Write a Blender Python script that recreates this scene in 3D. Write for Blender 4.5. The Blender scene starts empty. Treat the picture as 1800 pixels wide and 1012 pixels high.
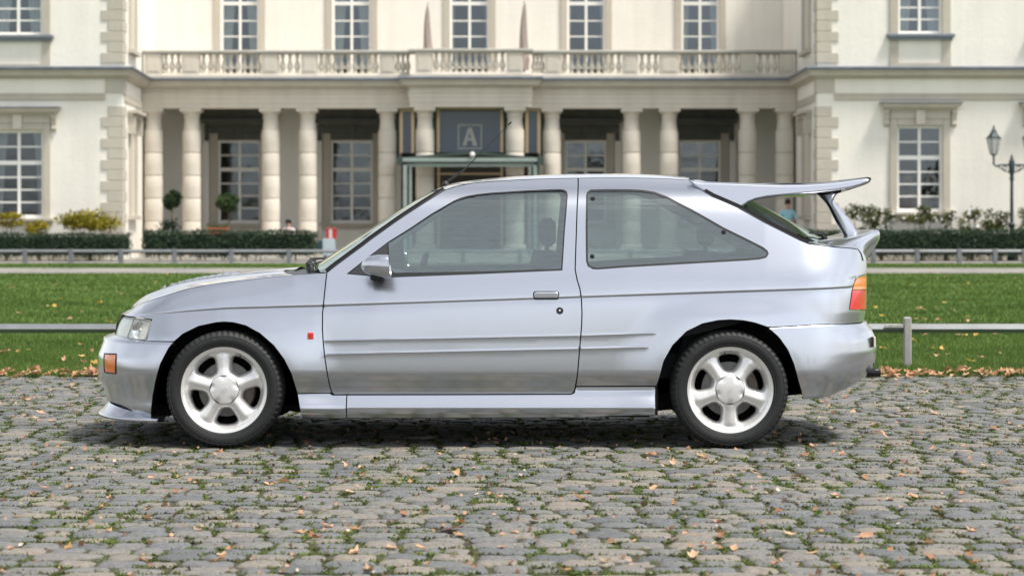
import bpy, bmesh, math, random
import numpy as np
from mathutils import Vector
from mathutils.geometry import delaunay_2d_cdt

R = math.radians
random.seed(7)
rng = np.random.default_rng(11)
scene = bpy.context.scene
COL = scene.collection

# ------------------------------------------------------------------ camera
FPX = 3839.0          # focal length in pixels of the 1800 px wide photograph
CAMH = 1.146          # eye height above the cobbles
HOR = 388.0           # picture row of the horizon
cam_data = bpy.data.cameras.new("camera")
cam = bpy.data.objects.new("camera", cam_data)
COL.objects.link(cam)
cam.location = (0, 0, CAMH)
cam.rotation_euler = (R(90), 0, 0)
cam_data.sensor_width = 36.0
cam_data.lens = 36.0 * FPX / 1800.0
cam_data.shift_y = -(506.0 - HOR) / 1800.0
cam_data.clip_start = 0.1
cam_data.clip_end = 900.0
cam_data.dof.use_dof = True
cam_data.dof.focus_distance = 11.05
cam_data.dof.aperture_fstop = 4.2
scene.camera = cam

# ------------------------------------------------------------------ sky, sun, exposure
SUN_DIR = Vector((0.40, -0.22, 0.90)).normalized()      # towards the sun
world = bpy.data.worlds.new("World")
scene.world = world
world.use_nodes = True
wn = world.node_tree.nodes
wl = world.node_tree.links
bg = wn["Background"]
sky = wn.new("ShaderNodeTexSky")
sky.sky_type = 'NISHITA'
sky.sun_disc = False
sky.sun_elevation = math.asin(SUN_DIR.z)
sky.sun_rotation = math.atan2(SUN_DIR.x, SUN_DIR.y)
sky.air_density = 1.0
sky.dust_density = 1.0
sky.ozone_density = 1.0
hsv = wn.new("ShaderNodeHueSaturation")
hsv.inputs["Saturation"].default_value = 0.24
wl.new(sky.outputs["Color"], hsv.inputs["Color"])
wtc = wn.new("ShaderNodeTexCoord")                      # thin high cloud all round
wmp = wn.new("ShaderNodeMapping"); wmp.inputs["Scale"].default_value = (1.6, 1.6, 4.5)
wnt = wn.new("ShaderNodeTexNoise"); wnt.inputs["Scale"].default_value = 1.6; wnt.inputs["Detail"].default_value = 6; wnt.inputs["Roughness"].default_value = 0.55
wmr = wn.new("ShaderNodeMapRange"); wmr.inputs[1].default_value = 0.3; wmr.inputs[2].default_value = 0.7; wmr.inputs[3].default_value = 0.75; wmr.inputs[4].default_value = 1.25
wvm = wn.new("ShaderNodeVectorMath"); wvm.operation = 'SCALE'
wl.new(wtc.outputs["Generated"], wmp.inputs[0]); wl.new(wmp.outputs[0], wnt.inputs["Vector"]); wl.new(wnt.outputs["Fac"], wmr.inputs[0])
wl.new(hsv.outputs["Color"], wvm.inputs[0]); wl.new(wmr.outputs[0], wvm.inputs["Scale"])
wl.new(wvm.outputs[0], bg.inputs["Color"])
bg.inputs["Strength"].default_value = 0.135

sun_data = bpy.data.lights.new("sun", 'SUN')
sun_data.energy = 3.1
sun_data.angle = R(11)
sun_data.color = (1.0, 0.95, 0.87)
sun = bpy.data.objects.new("sun", sun_data)
COL.objects.link(sun)
sun.location = (20, -20, 40)
sun.rotation_euler = SUN_DIR.to_track_quat('Z', 'Y').to_euler()

scene.render.engine = 'CYCLES'
scene.cycles.use_denoising = True
scene.cycles.max_bounces = 7
scene.cycles.diffuse_bounces = 3
scene.cycles.glossy_bounces = 4
scene.cycles.transmission_bounces = 6
scene.cycles.transparent_max_bounces = 12
scene.cycles.caustics_reflective = False
scene.cycles.caustics_refractive = False
scene.cycles.sample_clamp_indirect = 6.0
scene.view_settings.view_transform = 'Standard'
scene.view_settings.look = 'None'
scene.view_settings.gamma = 1.0
scene.view_settings.use_curve_mapping = False
scene.view_settings.exposure = 0.74

# ------------------------------------------------------------------ material helpers
def new_mat(name):
    m = bpy.data.materials.new(name)
    m.use_nodes = True
    return m, m.node_tree.nodes, m.node_tree.links, m.node_tree.nodes["Principled BSDF"]

def plain(name, col, rough=0.6, metal=0.0, coat=0.0, spec=0.5, noise=0.0, nscale=8.0, bump=0.0, bscale=None, rand=0.0):
    """one colour with a little mottling, grain relief and (optionally) a shade per object"""
    m, n, l, b = new_mat(name)
    b.inputs["Base Color"].default_value = (*col, 1)
    b.inputs["Roughness"].default_value = rough
    b.inputs["Metallic"].default_value = metal
    b.inputs["Coat Weight"].default_value = coat
    b.inputs["Specular IOR Level"].default_value = spec
    if noise or rand or bump:
        tc = n.new("ShaderNodeTexCoord")
    if noise or rand:
        val = n.new("ShaderNodeMath"); val.operation = 'ADD'; val.inputs[0].default_value = 1.0; val.inputs[1].default_value = 0.0
        if noise:
            nt = n.new("ShaderNodeTexNoise"); nt.inputs["Scale"].default_value = nscale; nt.inputs["Detail"].default_value = 5
            l.new(tc.outputs["Object"], nt.inputs["Vector"])
            mr = n.new("ShaderNodeMapRange"); mr.inputs[1].default_value = 0.25; mr.inputs[2].default_value = 0.75
            mr.inputs[3].default_value = 1 - noise; mr.inputs[4].default_value = 1 + noise
            l.new(nt.outputs["Fac"], mr.inputs[0]); l.new(mr.outputs[0], val.inputs[0])
        if rand:
            oi = n.new("ShaderNodeObjectInfo")
            mr2 = n.new("ShaderNodeMapRange"); mr2.inputs[3].default_value = -rand; mr2.inputs[4].default_value = rand
            l.new(oi.outputs["Random"], mr2.inputs[0]); l.new(mr2.outputs[0], val.inputs[1])
        mx = n.new("ShaderNodeVectorMath"); mx.operation = 'SCALE'; mx.inputs[0].default_value = col
        l.new(val.outputs[0], mx.inputs["Scale"]); l.new(mx.outputs[0], b.inputs["Base Color"])
    if bump:
        nb = n.new("ShaderNodeTexNoise"); nb.inputs["Scale"].default_value = bscale or nscale * 6; nb.inputs["Detail"].default_value = 6
        l.new(tc.outputs["Object"], nb.inputs["Vector"])
        bp = n.new("ShaderNodeBump"); bp.inputs["Strength"].default_value = min(1.0, bump); bp.inputs["Distance"].default_value = 0.01
        l.new(nb.outputs["Fac"], bp.inputs["Height"]); l.new(bp.outputs[0], b.inputs["Normal"])
    return m

# ------------------------------------------------------------------ object helpers
def wloc(o):
    v = Vector((0, 0, 0))
    while o is not None:
        v += Vector(o.location)
        o = o.parent
    return v

def empty(name, loc, parent=None):
    o = bpy.data.objects.new(name, None)
    COL.objects.link(o)
    o.empty_display_size = 0.1
    if parent is not None:
        o.parent = parent
        o.location = Vector(loc) - wloc(parent)
    else:
        o.location = loc
    return o

def tag(o, label=None, cat=None, group=None, kind=None):
    if label: o["label"] = label
    if cat: o["category"] = cat
    if group: o["group"] = group
    if kind: o["kind"] = kind
    return o

def mesh(name, V, Fc, mat, parent=None, smooth=False, normals=None, loc=None, mats=None, fmat=None, auto=None):
    """V in world coordinates; stored relative to the parent (translations only)"""
    V = np.asarray(V, dtype=float).reshape(-1, 3)
    base = wloc(parent) if parent is not None else Vector((0, 0, 0))
    o_loc = Vector((0, 0, 0))
    if loc is not None:
        o_loc = Vector(loc) - base
    off = np.array(base + o_loc)
    me = bpy.data.meshes.new(name)
    me.from_pydata((V - off).tolist(), [], [tuple(int(i) for i in f) for f in Fc])
    if mats:
        for m in mats: me.materials.append(m)
        if fmat is not None: me.polygons.foreach_set("material_index", np.asarray(fmat, dtype=np.int32))
    elif mat: me.materials.append(mat)
    if smooth: me.polygons.foreach_set("use_smooth", [True] * len(me.polygons))
    me.update()
    if normals is not None: me.normals_split_custom_set_from_vertices([tuple(n) for n in normals])
    elif auto is not None: me.set_sharp_from_angle(angle=R(auto))
    o = bpy.data.objects.new(name, me)
    COL.objects.link(o)
    o.parent = parent
    o.location = o_loc
    return o

def inst(src, name, parent, loc, rot=None, scale=None):
    """copy of a mesh object sharing its data"""
    o = src.copy()
    o.name = name
    COL.objects.link(o)
    o.parent = parent
    base = wloc(parent) if parent is not None else Vector((0, 0, 0))
    o.location = Vector(loc) - base
    if rot is not None: o.rotation_euler = rot
    if scale is not None: o.scale = scale
    return o

class MB:
    """collects simple solids into one mesh"""
    def __init__(s): s.v = []; s.f = []
    def add(s, V, Fc):
        k = len(s.v); s.v.extend([tuple(map(float, p)) for p in V]); s.f.extend([tuple(i + k for i in f) for f in Fc]); return s
    def box(s, x0, x1, y0, y1, z0, z1, ch=0.0):
        if ch <= 0:
            V = [(x, y, z) for z in (z0, z1) for y in (y0, y1) for x in (x0, x1)]
            return s.add(V, [(0, 2, 3, 1), (4, 5, 7, 6), (0, 1, 5, 4), (2, 6, 7, 3), (0, 4, 6, 2), (1, 3, 7, 5)])
        c = ch
        ring = lambda z, i: [(x0 + i + c, y0 + i, z), (x1 - i - c, y0 + i, z), (x1 - i, y0 + i + c, z), (x1 - i, y1 - i - c, z), (x1 - i - c, y1 - i, z), (x0 + i + c, y1 - i, z), (x0 + i, y1 - i - c, z), (x0 + i, y0 + i + c, z)]
        V = ring(z0, c) + ring(z0 + c, 0) + ring(z1 - c, 0) + ring(z1, c)
        F_ = [tuple(range(7, -1, -1)), tuple(range(24, 32))]
        for k in range(3):
            for i in range(8):
                j = (i + 1) % 8
                F_.append((k * 8 + i, k * 8 + j, k * 8 + 8 + j, k * 8 + 8 + i))
        return s.add(V, F_)
    def lathe(s, prof, n=24, c=(0, 0, 0), axis='Z', cap=True):
        V = []; m = len(prof)
        for k in range(n):
            a = 2 * math.pi * k / n
            for r, h in prof:
                p = (r * math.cos(a), r * math.sin(a), h)
                if axis == 'Y': p = (r * math.cos(a), h, -r * math.sin(a))
                if axis == 'X': p = (h, r * math.cos(a), r * math.sin(a))
                V.append((p[0] + c[0], p[1] + c[1], p[2] + c[2]))
        F_ = []
        for k in range(n):
            q = (k + 1) % n
            for i in range(m - 1): F_.append((k * m + i, q * m + i, q * m + i + 1, k * m + i + 1))
        if cap:
            if prof[0][0] > 1e-6: F_.append(tuple(k * m for k in range(n - 1, -1, -1)))
            if prof[-1][0] > 1e-6: F_.append(tuple(k * m + m - 1 for k in range(n)))
        return s.add(V, F_)
    def tube(s, pts, r, n=8, cap=True):
        pts = [Vector(p) for p in pts]
        rs = r if isinstance(r, (list, tuple)) else [r] * len(pts)
        V = []; up = Vector((0.31, 0.17, 0.93))
        for i, p in enumerate(pts):
            d = (pts[min(i + 1, len(pts) - 1)] - pts[max(i - 1, 0)]).normalized()
            a = d.cross(up)
            if a.length < 1e-3: a = d.cross(Vector((1, 0, 0)))
            a.normalize(); b = d.cross(a).normalized()
            for k in range(n):
                t = 2 * math.pi * k / n
                V.append(p + a * (math.cos(t) * rs[i]) + b * (math.sin(t) * rs[i]))
        F_ = []
        for i in range(len(pts) - 1):
            for k in range(n):
                q = (k + 1) % n
                F_.append((i * n + k, i * n + q, (i + 1) * n + q, (i + 1) * n + k))
        if cap:
            F_.append(tuple(range(n - 1, -1, -1))); F_.append(tuple((len(pts) - 1) * n + k for k in range(n)))
        return s.add(V, F_)
    def grid(s, G, close_u=False, flip=False):
        G = np.asarray(G); nu, nv = G.shape[:2]
        V = G.reshape(-1, 3); F_ = []
        for i in range(nu - 1 + (1 if close_u else 0)):
            a = i; b = (i + 1) % nu
            for j in range(nv - 1):
                q = (a * nv + j, b * nv + j, b * nv + j + 1, a * nv + j + 1)
                F_.append(q[::-1] if flip else q)
        return s.add(V, F_)
    def ngon(s, P): return s.add(P, [tuple(range(len(P)))])
    def prism(s, poly, y0, y1):
        """polygon in (x,z), extruded from y0 to y1"""
        n = len(poly)
        V = [(x, y0, z) for x, z in poly] + [(x, y1, z) for x, z in poly]
        F_ = [tuple(range(n)), tuple(range(2 * n - 1, n - 1, -1))]
        for i in range(n):
            j = (i + 1) % n
            F_.append((i, n + i, n + j, j))
        return s.add(V, F_)
    def ok(s, name, mat, parent=None, smooth=False, auto=None, loc=None):
        o = mesh(name, s.v, s.f, mat, parent, smooth or auto is not None, None, loc, auto=auto)
        bm = bmesh.new(); bm.from_mesh(o.data); bmesh.ops.recalc_face_normals(bm, faces=bm.faces); bm.to_mesh(o.data); bm.free()
        return o
# ================================================================== helpers for the place
def X(px, Y): return (px - 900.0) * Y / FPX
def Z(py, Y): return CAMH + (HOR - py) * Y / FPX

def fast_mesh(name, V, T, mat, parent=None, tone=None, smooth=False):
    """many triangles at once, with one shade value per vertex"""
    V = np.ascontiguousarray(V, dtype=np.float32); T = np.ascontiguousarray(T, dtype=np.int32)
    if parent is not None: V = V - np.array(wloc(parent), dtype=np.float32)
    me = bpy.data.meshes.new(name)
    me.vertices.add(len(V)); me.vertices.foreach_set("co", V.ravel())
    me.loops.add(T.size); me.loops.foreach_set("vertex_index", T.ravel())
    me.polygons.add(len(T)); me.polygons.foreach_set("loop_start", np.arange(0, T.size, 3, dtype=np.int32))
    me.update(calc_edges=True)
    if smooth: me.polygons.foreach_set("use_smooth", np.ones(len(T), dtype=bool))
    if tone is not None:
        at = me.attributes.new("tone", 'FLOAT', 'POINT'); at.data.foreach_set("value", np.ascontiguousarray(tone, dtype=np.float32))
    if mat: me.materials.append(mat)
    o = bpy.data.objects.new(name, me); COL.objects.link(o); o.parent = parent
    return o

def toned(name, cols, rough=.7, source='attr', noise=0.0, nscale=10, bump=0.0, bscale=40, trans=0.0, spec=.3, two=None):
    """colour picked from a ramp by a shade value per piece (attribute) or per object"""
    m, n, l, b = new_mat(name)
    b.inputs["Roughness"].default_value = rough; b.inputs["Specular IOR Level"].default_value = spec
    ramp = n.new("ShaderNodeValToRGB"); cr = ramp.color_ramp
    while len(cr.elements) < len(cols): cr.elements.new(.5)
    for e, (p, c) in zip(cr.elements, cols): e.position = p; e.color = (*c, 1)
    if source == 'attr':
        a = n.new("ShaderNodeAttribute"); a.attribute_name = "tone"; src = a.outputs["Fac"]
    else:
        a = n.new("ShaderNodeObjectInfo"); src = a.outputs["Random"]
    col = ramp.outputs[0]; l.new(src, ramp.inputs[0])
    tc = n.new("ShaderNodeTexCoord")
    geo = n.new("ShaderNodeNewGeometry")
    if noise:
        nt = n.new("ShaderNodeTexNoise"); nt.inputs["Scale"].default_value = nscale; nt.inputs["Detail"].default_value = 6; nt.inputs["Roughness"].default_value = .65
        l.new(geo.outputs["Position"], nt.inputs["Vector"])
        mr = n.new("ShaderNodeMapRange"); mr.inputs[1].default_value = .3; mr.inputs[2].default_value = .7; mr.inputs[3].default_value = 1 - noise; mr.inputs[4].default_value = 1 + noise
        l.new(nt.outputs["Fac"], mr.inputs[0])
        vm = n.new("ShaderNodeVectorMath"); vm.operation = 'SCALE'; l.new(col, vm.inputs[0]); l.new(mr.outputs[0], vm.inputs["Scale"]); col = vm.outputs[0]
    l.new(col, b.inputs["Base Color"])
    if trans:
        tb = n.new("ShaderNodeBsdfTranslucent"); l.new(col, tb.inputs["Color"]); mx = n.new("ShaderNodeMixShader"); mx.inputs[0].default_value = trans
        l.new(b.outputs[0], mx.inputs[1]); l.new(tb.outputs[0], mx.inputs[2]); l.new(mx.outputs[0], n["Material Output"].inputs["Surface"])
    if bump:
        nb = n.new("ShaderNodeTexNoise"); nb.inputs["Scale"].default_value = bscale; nb.inputs["Detail"].default_value = 7
        l.new(geo.outputs["Position"], nb.inputs["Vector"])
        bp = n.new("ShaderNodeBump"); bp.inputs["Strength"].default_value = bump; bp.inputs["Distance"].default_value = .01
        l.new(nb.outputs["Fac"], bp.inputs["Height"]); l.new(bp.outputs[0], b.inputs["Normal"])
    return m

def leaves(C, size, flat=.0, aspect=.55, out=None):
    """rhombic leaves at C (n,3); returns V, T, index of leaf per vertex"""
    n = len(C); a = rng.normal(size=(n, 3))
    if out is not None: a = a * (1 - .5) + out * 1.0
    a[:, 2] += flat
    a /= np.linalg.norm(a, axis=1)[:, None]
    b = np.cross(a, rng.normal(size=(n, 3))); b /= np.linalg.norm(b, axis=1)[:, None] + 1e-9
    c = np.cross(a, b)
    s = size * rng.uniform(.65, 1.35, n)[:, None]   # leaf half-lengths
    V = np.stack([C - b * s, C + c * s * aspect + a * s * .15, C + b * s, C - c * s * aspect + a * s * .15], 1).reshape(-1, 3)
    k = np.arange(n)[:, None] * 4
    T = np.concatenate([k + np.array([[0, 1, 2]]), k + np.array([[0, 2, 3]])], 1).reshape(-1, 3)
    return V, T, np.repeat(np.arange(n), 4)

# ------------------------------------------------------------------ ground materials
def ground_mat(name, c1, c2, scale, rough=.9, bump=.4, bscale=30, c3=None, s3=2.0):
    m, n, l, b = new_mat(name)
    geo = n.new("ShaderNodeNewGeometry")
    nt = n.new("ShaderNodeTexNoise"); nt.inputs["Scale"].default_value = scale; nt.inputs["Detail"].default_value = 8; nt.inputs["Roughness"].default_value = .65
    l.new(geo.outputs["Position"], nt.inputs["Vector"])
    cr = n.new("ShaderNodeValToRGB"); cr.color_ramp.elements[0].position = .35; cr.color_ramp.elements[1].position = .68
    cr.color_ramp.elements[0].color = (*c1, 1); cr.color_ramp.elements[1].color = (*c2, 1)
    l.new(nt.outputs["Fac"], cr.inputs[0]); col = cr.outputs[0]
    if c3:
        n2 = n.new("ShaderNodeTexNoise"); n2.inputs["Scale"].default_value = s3; n2.inputs["Detail"].default_value = 5
        l.new(geo.outputs["Position"], n2.inputs["Vector"])
        r2 = n.new("ShaderNodeMapRange"); r2.inputs[1].default_value = .45; r2.inputs[2].default_value = .65; l.new(n2.outputs["Fac"], r2.inputs[0])
        mx = n.new("ShaderNodeMixRGB"); l.new(r2.outputs[0], mx.inputs[0]); l.new(col, mx.inputs[1]); mx.inputs[2].default_value = (*c3, 1); col = mx.outputs[0]
    l.new(col, b.inputs["Base Color"]); b.inputs["Roughness"].default_value = rough; b.inputs["Specular IOR Level"].default_value = .25
    nb = n.new("ShaderNodeTexNoise"); nb.inputs["Scale"].default_value = bscale; nb.inputs["Detail"].default_value = 8
    l.new(geo.outputs["Position"], nb.inputs["Vector"])
    bp = n.new("ShaderNodeBump"); bp.inputs["Strength"].default_value = bump; bp.inputs["Distance"].default_value = .02
    l.new(nb.outputs["Fac"], bp.inputs["Height"]); l.new(bp.outputs[0], b.inputs["Normal"])
    return m

def sheet(name, x0, x1, y0, y1, z, mat, nx=1, ny=1):
    xs = np.linspace(x0, x1, nx + 1); ys = np.linspace(y0, y1, ny + 1)
    b = MB(); b.grid(np.array([[(x, y, z) for y in ys] for x in xs]), flip=True)
    o = b.ok(name, mat); tag(o, kind="structure")
    if o.data.polygons[0].normal.z < 0: o.data.flip_normals()
    return o

LAWN_Y0 = 16.15
sheet("ground", -400, 400, -120, 600, -.10, ground_mat("far_ground", (.10, .10, .08), (.16, .15, .11), .4))
pave = sheet("cobbled_square", -60, 60, -60, LAWN_Y0 + .1, -.010, ground_mat("joint_soil", (.050, .044, .034), (.105, .092, .068), 22, .95, .8, 60, (.060, .070, .026), 3.0))
lawn_mat = ground_mat("lawn_turf", (.050, .105, .020), (.092, .175, .036), 1.3, .95, .8, 40, (.125, .190, .048), .22)
sheet("lawn", -60, 60, LAWN_Y0, 47.2, .004, lawn_mat)
gravel = ground_mat("pale_gravel", (.22, .21, .19), (.31, .295, .27), 5, .95, .5, 60, (.19, .185, .17), .7)
sheet("gravel_path", -60, 60, 47.2, 52.6, .009, gravel)
sheet("grass_verge", -60, 60, 52.6, 57.4, .013, lawn_mat)
sheet("gravel_forecourt", -60, 60, 57.4, 90, .006, gravel)

# ------------------------------------------------------------------ cobbles
STONE_COLS = [(0.0, (.100, .104, .106)), (.28, (.132, .136, .138)), (.5, (.155, .153, .147)), (.72, (.182, .168, .148)), (.9, (.215, .188, .155)), (1.0, (.122, .128, .130))]
STONE_O = toned("cobble_stone", STONE_COLS, .72, 'obj', .30, 42, .6, 110, spec=.4)
STONE_A = toned("cobble_stone_far", STONE_COLS, .72, 'attr', .30, 42, .6, 110, spec=.4)
NV = 10
def stone_mesh(seed):
    r = np.random.default_rng(seed); V = []
    th = np.linspace(0, 2 * math.pi, NV, endpoint=False) + .31
    e = 2 / 4.8
    jit = 1 + r.normal(0, .035, NV)
    x = np.sign(np.cos(th)) * np.abs(np.cos(th)) ** e * .5 * jit; y = np.sign(np.sin(th)) * np.abs(np.sin(th)) ** e * .5 * (1 + r.normal(0, .035, NV))
    zt = r.normal(0, .0022, NV)
    for s, z, q in ((1.0, -.04, 0), (.99, -.0075, .6), (.90, -.0016, 1), (.5, .0022, .5)):
        V += [(x[i] * s, y[i] * s, z + zt[i] * q) for i in range(NV)]
    V.append((0, 0, .002))
    Fc = []
    for k in range(3):
        for i in range(NV):
            j = (i + 1) % NV; Fc += [(k * NV + i, k * NV + j, (k + 1) * NV + j), (k * NV + i, (k + 1) * NV + j, (k + 1) * NV + i)]
    for i in range(NV): Fc.append((3 * NV + i, 3 * NV + (i + 1) % NV, 4 * NV))
    return np.array(V), np.array(Fc)
VARI = [stone_mesh(100 + k) for k in range(16)]
stones = []; corners = []
y = 3.4; row = 0
while y < LAWN_Y0 + .02:
    dep = rng.uniform(.112, .146)
    half = .262 * y + 1.7
    x = -half - rng.uniform(0, .2); ph = rng.uniform(0, 6.28)
    while x < half:
        wd = rng.uniform(.105, .20)
        if rng.random() < .08: wd = rng.uniform(.21, .26)
        gx = rng.uniform(.008, .020); gy = rng.uniform(.007, .015)
        drift = .012 * math.sin(x * 1.7 + ph) + .03 * math.sin(x * .35 + y * .3)
        cy = y + dep / 2 + drift + rng.normal(0, .004)
        # slight sinking where cars roll
        stones.append((x + wd / 2, cy, rng.normal(0, .0022) - .002, wd - gx, dep - gy, rng.normal(0, .018), rng.integers(16), rng.normal(0, .014), rng.normal(0, .016)))
        corners.append((x + wd, y + drift, gx))
        x += wd
    y += dep; row += 1
def stone_V(s):
    cx, cy, cz, wd, dp, rz, k, tx, ty = s
    V = VARI[k][0].copy(); V[:, 0] *= wd; V[:, 1] *= dp
    V[:, 2] += V[:, 0] * tx + V[:, 1] * ty
    c, s_ = math.cos(rz), math.sin(rz)
    return np.c_[V[:, 0] * c - V[:, 1] * s_ + cx, V[:, 0] * s_ + V[:, 1] * c + cy, V[:, 2] + cz]
def in_view(x, y): return y > 7.0 and abs(x) < (900 / FPX) * y - .02
order = sorted(range(len(stones)), key=lambda i: (not in_view(stones[i][0], stones[i][1]), stones[i][1]))
single = set(order[:300])
protos = []
for k, (V, T) in enumerate(VARI):
    me = bpy.data.meshes.new("cobble"); me.from_pydata(V.tolist(), [], T.tolist()); me.materials.append(STONE_O)
    me.polygons.foreach_set("use_smooth", [True] * len(me.polygons)); me.update(); me.set_sharp_from_angle(angle=R(48)); protos.append(me)
Vs, Ts, Tn = [], [], []; base = 0
for i, s in enumerate(stones):
    if i in single:
        o = bpy.data.objects.new("cobble", protos[s[6]]); COL.objects.link(o); o.parent = pave
        o.location = (s[0], s[1], s[2]); o.rotation_euler = (s[8], -s[7], s[5]); o.scale = (s[3], s[4], 1)
    else:
        V = stone_V(s); Vs.append(V); Ts.append(VARI[s[6]][1] + base); base += len(V); Tn.append(np.full(len(V), rng.random()))
rest = fast_mesh("cobbles", np.concatenate(Vs), np.concatenate(Ts), STONE_A, pave, np.concatenate(Tn), True)
rest.data.set_sharp_from_angle(angle=R(48)); tag(rest, kind="stuff")

# moss and weeds in the joints
C = []; H = []
for (x, y_, g) in corners:
    if abs(x) > .25 * y_ + .3: continue
    if rng.random() < .84:
        m_ = rng.integers(16, 60) if rng.random() < .62 else rng.integers(60, 150)
        sp = .013 + .00036 * m_
        px = x + rng.normal(0, sp * 1.35, m_); py = y_ + rng.normal(0, sp * .62, m_)
        C.append(np.c_[px, py, np.full(m_, -.008)]); H.append(np.full(m_, rng.uniform(.25, 1)))
    if rng.random() < .40:      # thin line of moss along the row
        m_ = rng.integers(8, 20); px = x + rng.uniform(-.10, .10, m_); C.append(np.c_[px, y_ + rng.normal(0, .004, m_), np.full(m_, -.009)]); H.append(np.full(m_, rng.uniform(.0, .6)))
C = np.concatenate(C); H = np.concatenate(H)
H = np.clip(H + rng.normal(0, .12, len(H)), 0, 1)
n = len(C); ang = rng.uniform(0, 2 * math.pi, n); ht = rng.uniform(.004, .014, n); wd = rng.uniform(.003, .008, n); ln = rng.uniform(.006, .020, n)
dx, dy = np.cos(ang), np.sin(ang)
V = np.stack([C + np.c_[-dy * wd, dx * wd, np.zeros(n)], C + np.c_[dy * wd, -dx * wd, np.zeros(n)], C + np.c_[dx * ln, dy * ln, ht]], 1).reshape(-1, 3)
T = np.arange(3 * n).reshape(-1, 3)
MOSS = toned("joint_moss", [(0, (.040, .038, .014)), (.35, (.075, .090, .018)), (.7, (.070, .115, .020)), (1, (.120, .165, .030))], .9, 'attr', trans=.25)
o = fast_mesh("moss", V, T, MOSS, None, np.repeat(H, 3)); tag(o, "green moss and small weeds growing in the joints between the cobbles", "moss", kind="stuff")
# little grit
n = 1800; gy = rng.uniform(7, 15.9, n); gx = rng.uniform(-1, 1, n) * .24 * gy
V, T, ix = leaves(np.c_[gx, gy, np.full(n, .005)], .0085 * rng.uniform(.4, 1.6, n)[:, None], 1.0, .8)
o = fast_mesh("grit", V, T, toned("grit", [(0, (.10, .07, .05)), (.4, (.34, .19, .11)), (.9, (.48, .29, .19)), (1, (.5, .44, .36))], .9), None, rng.random(n)[ix]); tag(o, "fine grit and leaf crumbs scattered over the cobbles", "grit", kind="stuff")

# ------------------------------------------------------------------ grass
def blades(n, x, y, z, hmin, hmax, wmin, wmax, lean):
    ang = rng.uniform(0, 2 * math.pi, n); h = rng.uniform(hmin, hmax, n); w = rng.uniform(wmin, wmax, n); ln = h * rng.uniform(.1, lean, n); la = rng.uniform(0, 2 * math.pi, n)
    C = np.c_[x, y, np.full(n, z) if np.isscalar(z) else z]; d = np.c_[np.cos(ang) * w, np.sin(ang) * w, np.zeros(n)]; t = np.c_[np.cos(la) * ln, np.sin(la) * ln, h]
    return np.stack([C - d, C + d, C + t], 1).reshape(-1, 3)
Vg, Tg = [], []
def patch(x, y):     # clumpiness and darker tufts
    return .5 + .22 * np.sin(x * 1.9 + 2 * np.sin(y * .8)) + .2 * np.sin(y * 2.3 + 1.7 * np.sin(x * 1.1)) + .15 * np.sin(x * 6.1 + y * 3.7)
def band(y0, y1, dens, hm, hM, wm, wM, marg=.6, lean=.9, z=.002):
    n = int((y1 - y0) * (.49 * (y0 + y1) / 2 + 2 * marg) * dens)
    y = rng.uniform(y0, y1, n); x = rng.uniform(-1, 1, n) * (.2445 * y + marg)
    p = patch(x, y)
    Vg.append(blades(n, x, y, z, hm, hM, wm, wM, lean)); Tg.append(np.repeat(np.clip(.25 + .4 * p + rng.normal(0, .16, n), 0, 1), 3))
band(LAWN_Y0 - .02, 16.9, 5200, .018, .062, .0016, .0036)
band(16.9, 19.5, 3400, .02, .05, .002, .0045)
band(19.5, 24, 1700, .02, .048, .003, .006)
band(24, 32, 700, .02, .046, .004, .010)
band(32, 47.2, 260, .02, .05, .007, .016)
band(52.6, 57.4, 220, .02, .05, .008, .018, z=.012)
# ragged edge where the turf creeps over the stones
n = 9000; x = rng.uniform(-5, 5, n); y = LAWN_Y0 - np.abs(rng.normal(0, .05, n)) - .06 * np.maximum(0, np.sin(x * 3.1 + np.sin(x * 7))); Vg.append(blades(n, x, y, -.004, .012, .04, .0018, .004, .9)); Tg.append(np.repeat(rng.uniform(.1, .8, n), 3))
V = np.concatenate(Vg); Tn = np.concatenate(Tg)
GRASS = toned("grass_blades", [(0, (.042, .072, .016)), (.35, (.084, .140, .028)), (.65, (.126, .198, .044)), (.9, (.175, .240, .062)), (1, (.25, .25, .09))], .75, 'attr', trans=.3, spec=.25)
o = fast_mesh("grass", V, np.arange(len(V)).reshape(-1, 3), GRASS, None, Tn); tag(o, "short mown green grass of the lawn behind the car", "grass", kind="stuff")

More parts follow.
